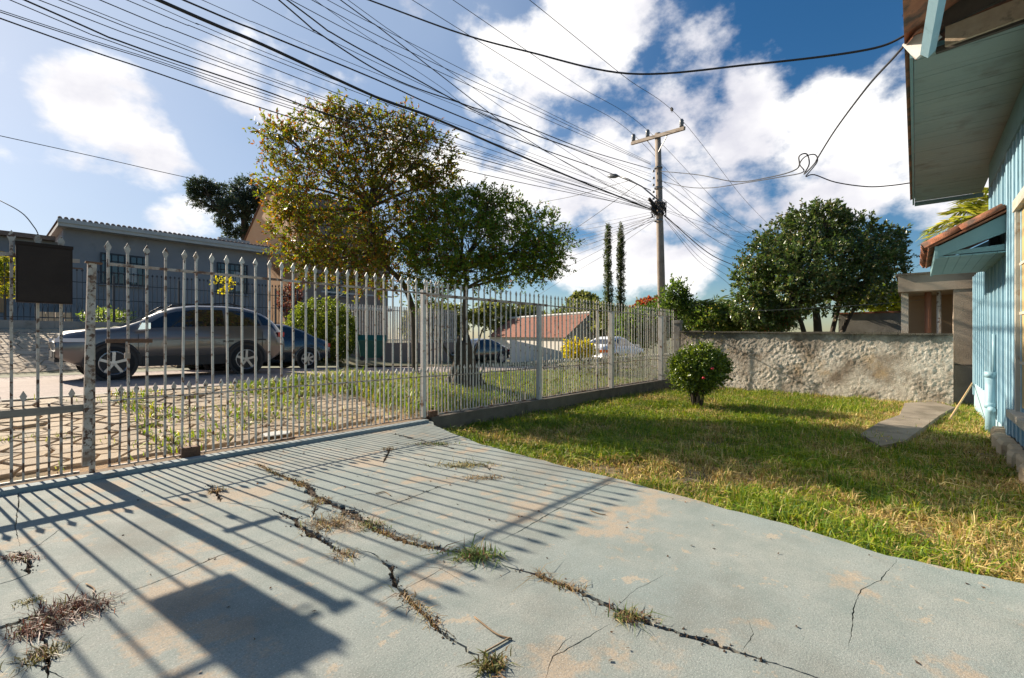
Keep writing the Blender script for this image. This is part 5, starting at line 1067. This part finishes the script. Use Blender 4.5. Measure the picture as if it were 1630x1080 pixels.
# araucaria
Ya = 38; ab = at_depth(389, 420, Ya); ab.z = 0
ca_ = [(322,300,20,16,0,1),(315,318,14,12,0,.5),(352,312,18,18,1,.8),(390,302,22,18,0,1),(395,325,24,14,0,.9),(375,335,26,16,-1,1),(412,322,16,18,0,.7),(345,330,16,14,0,.5),(358,352,12,14,0,.5),(405,350,14,14,1,.6),(372,372,14,10,0,.5),(400,370,14,10,0,.4)]
tree('araucaria_tree', 'dark araucaria pine with umbrella tufts above the grey house', ab, px_clumps([(a, b2, c_*.8, d_*.8, e_, f_) for a, b2, c_, d_, e_, f_ in ca_], Ya), 2300, 9, .42, .24, .07, [(.035, .055, .03), (.05, .07, .035), (.075, .075, .04)], [3, 2, 1], .32, [at_depth(389, 375, Ya), at_depth(388, 345, Ya), at_depth(372, 352, Ya)], m_leaf, m_dbark, .3, .35, .14, 100, .03, trunk_pts=[ab, at_depth(390, 390, Ya), at_depth(388, 340, Ya), at_depth(387, 312, Ya)])
# far trees on the skyline
FT = [(.12, .14, .035), (.16, .17, .045), (.2, .2, .06), (.08, .10, .03)]
def ftree(label, px, py, rx, rz, Y0, cols=FT, extra=(), n=900):
    shrub('distant_tree', label, px, py, rx, rz, Y0, Y0*.008, Y0*.005, cols, [3, 2, 2, 2][:len(cols)], n, 8, Y0*.012, -2.8, cat='tree', extra=extra, group='distant trees on the skyline')
ftree('distant olive tree behind the tiled roof', 935, 505, 48, 22, 62, extra=((-40, 10, 34, 14, 0, .6), (40, 8, 30, 20, 0, .6)))
ftree('distant dark tree with rounded top right of the tiled roof', 928, 484, 20, 9, 75)
ftree('distant red-flowering tree left of the pole', 1040, 492, 26, 9, 58, [(.3, .07, .04), (.36, .12, .05), (.14, .12, .04)])
ftree('distant green tree behind the verge tree trunk', 790, 505, 40, 18, 70, extra=((50, 2, 26, 14, 0, .5), (-70, 0, 40, 18, 0, .6)))
ftree('distant green trees behind the white railing', 690, 520, 50, 30, 42, n=900)
ftree('distant wooded rise right of the cypresses', 1010, 520, 70, 22, 50, extra=((90, -5, 60, 20, 0, .6), (170, -5, 60, 20, 0, .6)), n=1500)
# ---------------------------------------------------------------- weeds in the cracks, twigs and dead leaves
def tuft(name, label, px, py, r_, n, hgt, cols, wts, wd=.006, lean=1.0, grp=None, asp=(1, 1)):
    c_ = at_z(px, py, 0); t = thing(name, label, 'weed', (c_.x, c_.y, 0), 0, grp); Pp = np.zeros((n, 3)); Pp[:, :2] = rng.normal(0, r_*.45, (n, 2))
    e1 = np.array([C, S]); e2 = np.array([S, -C]); q = Pp[:, :2].copy(); Pp[:, :2] = q[:, :1]*asp[0]*e2 + q[:, 1:]*asp[1]*e1; Pp[:, 2] = -.012
    link('blades', grass_mesh('blades', Pp, rng.gamma(5, hgt*.62/5, n)+.006, wd, cols, wts, lean*1.15), m_grass, t)['kind'] = 'stuff'
dryc = [(.36, .25, .12), (.27, .17, .08), (.16, .09, .05), (.2, .2, .05)]; dw = [3, 2, 2, 1]; grc = [(.13, .19, .04), (.09, .14, .03), (.3, .24, .1), (.2, .1, .06)]; gw_ = [3, 3, 1.2, 1]; rdc = [(.13, .05, .035), (.2, .085, .05), (.085, .045, .03), (.14, .13, .045)]; rw_ = [3, 2, 2, 1]
tuft('grass_tuft', 'bushy green grass tuft growing in the middle of the main crack', 757, 886, .10, 300, .075, grc, gw_, .006, 1.5, asp=(1.5, .7))
tuft('weed_patch', 'wide dry straw weed patch where the driveway cracks meet', 525, 835, .16, 520, .055, dryc, dw, .004, 1.5)
tuft('weed_patch', 'dark dry weeds at the head of the widest crack', 505, 800, .09, 260, .04, dryc, dw, .004, 1.4)
tuft('weed_patch', 'dry weeds with green tips beside the widest crack', 590, 838, .10, 220, .05, grc, [1, 2, 3, 2], .004, 1.3)
tuft('weed_patch', 'thin dry weeds at the lower end of the short side crack', 548, 885, .07, 160, .04, dryc, dw, .004, 1.4)
tuft('weed_patch', 'reddish brown weeds by the crack junction near the left edge', 115, 972, .12, 800, .05, rdc, rw_, .004, 1.2, asp=(1.2, .9))
tuft('weed_patch', 'reddish brown weeds spilling along the crack at far left', 62, 1003, .09, 480, .045, rdc, rw_, .004, 1.3, asp=(1.2, .8))
tuft('weed_patch', 'olive moss-like weed at the bottom left corner', 65, 1045, .06, 260, .04, [(.17, .15, .04), (.13, .10, .04), (.2, .1, .05)], [2, 2, 1], .004, 1.2)
tuft('weed_patch', 'small brown weed clump below the gate shadow at left edge', 30, 890, .09, 240, .04, rdc, rw_, .004, 1.3, asp=(1.3, .5))
tuft('weed_patch', 'small green moss patch at the left edge of the slab', 48, 958, .05, 200, .025, [(.17, .17, .04), (.2, .15, .05)], [1, 1], .004, 1.2)
tuft('weed_patch', 'sparse green-brown weed in the long diagonal crack', 1000, 985, .075, 230, .05, grc, [2, 2, 3, 2], .004, 1.2, asp=(1.3, .6))
tuft('weed_patch', 'leafy olive weed at the bottom of the narrow crack', 785, 1060, .05, 260, .045, [(.12, .13, .035), (.17, .15, .05), (.22, .13, .06)], [3, 2, 2], .006, .9)
tuft('weed_patch', 'dry brown weeds in the wide crack near the gate end', 690, 708, .20, 260, .045, grc, [2, 2, 3, 1], .006, 1.2, asp=(1.5, .4))
tuft('weed_patch', 'straw weeds in the patch of broken concrete', 740, 742, .20, 320, .055, [(.3, .26, .1), (.2, .2, .05), (.38, .29, .15)], [2, 2, 2], .006, 1.2, asp=(1.4, .5))
tuft('weed_patch', 'dry weeds at the far right of the broken concrete', 768, 762, .16, 180, .045, dryc, dw, .006, 1.3, asp=(1.4, .4))
tuft('weed_patch', 'brown weed in the short crack below the rollers', 345, 782, .08, 160, .04, dryc, dw, .005, 1.3, asp=(.7, .8))
tuft('weed_patch', 'small dry weed in the upper slab crack', 619, 716, .08, 120, .045, dryc, dw, .005, 1.2)
for k, (a, b2, w0, w1) in enumerate(((410, 740, 440, 756), (440, 756, 488, 775), (600, 845, 690, 874), (850, 916, 930, 945), (640, 945, 700, 1000))):
    t = thing('crack_moss', 'dry rooty moss strip filling the crack, ' + ('at its gate end', 'just below the gate end', 'between the weed patch and the green tuft', 'right of the green tuft', 'in the narrow lower crack')[k], 'weed', (0, 0, 0)); n = 260; s_ = rng.uniform(0, 1, n); A_, B_ = at_z(a, b2, 0), at_z(w0, w1, 0)
    Pp = np.stack([A_.x+(B_.x-A_.x)*s_+rng.normal(0, .014, n), A_.y+(B_.y-A_.y)*s_+rng.normal(0, .014, n), np.full(n, -.015)], 1); link('blades', grass_mesh('blades', Pp, rng.gamma(4, .006, n)+.008, .004, dryc, dw, 1.4), m_grass, t)['kind'] = 'stuff'
tw_ = mat('dry twig', (.3, .2, .11), (.22, .14, .08), 20, .9)
for lab, pts in (('forked dry twig lying near the bottom crack', [(755, 985), (790, 1012), (815, 1020)]), ('curved dry twig beside the lower weed', [(770, 1042), (795, 1028), (812, 1018)]), ('pale dry straw beside the reddish weeds', [(137, 932), (150, 940), (148, 948)]), ('short dry twig on the right half of the slab', [(940, 815), (955, 820), (964, 821)]), ('small forked twig in the middle of the slab', [(598, 788), (612, 785), (622, 791)])):
    o = MB().tube(spline([at_z(a, b2, .0)+Vector((0, 0, .006)) for a, b2 in pts], 5), .0035, 5).build('dry_twig', tw_, None, True); tag(o, lab, 'twig')
n = 150; V = []; X = rng.uniform(.5, 4.0, n); Y = rng.uniform(-.5, 5.1, n); ex = np.interp(Y, e_y, e_x); k = X < ex-.03; X, Y = X[k], Y[k]; n = len(X)
D_ = rng.normal(size=(n, 3)); D_[:, 2] = np.abs(D_[:, 2])*.12
tag(link('leaf_litter', leaves_mesh('leaf_litter', np.stack([X, Y, np.full(n, .004)], 1), D_, .02, .011, [(.09, .05, .03), (.17, .09, .05), (.05, .03, .02)], [2, 1, 2]), m_leaf), 'small dead leaves scattered on the slab', 'leaves', kind='stuff')
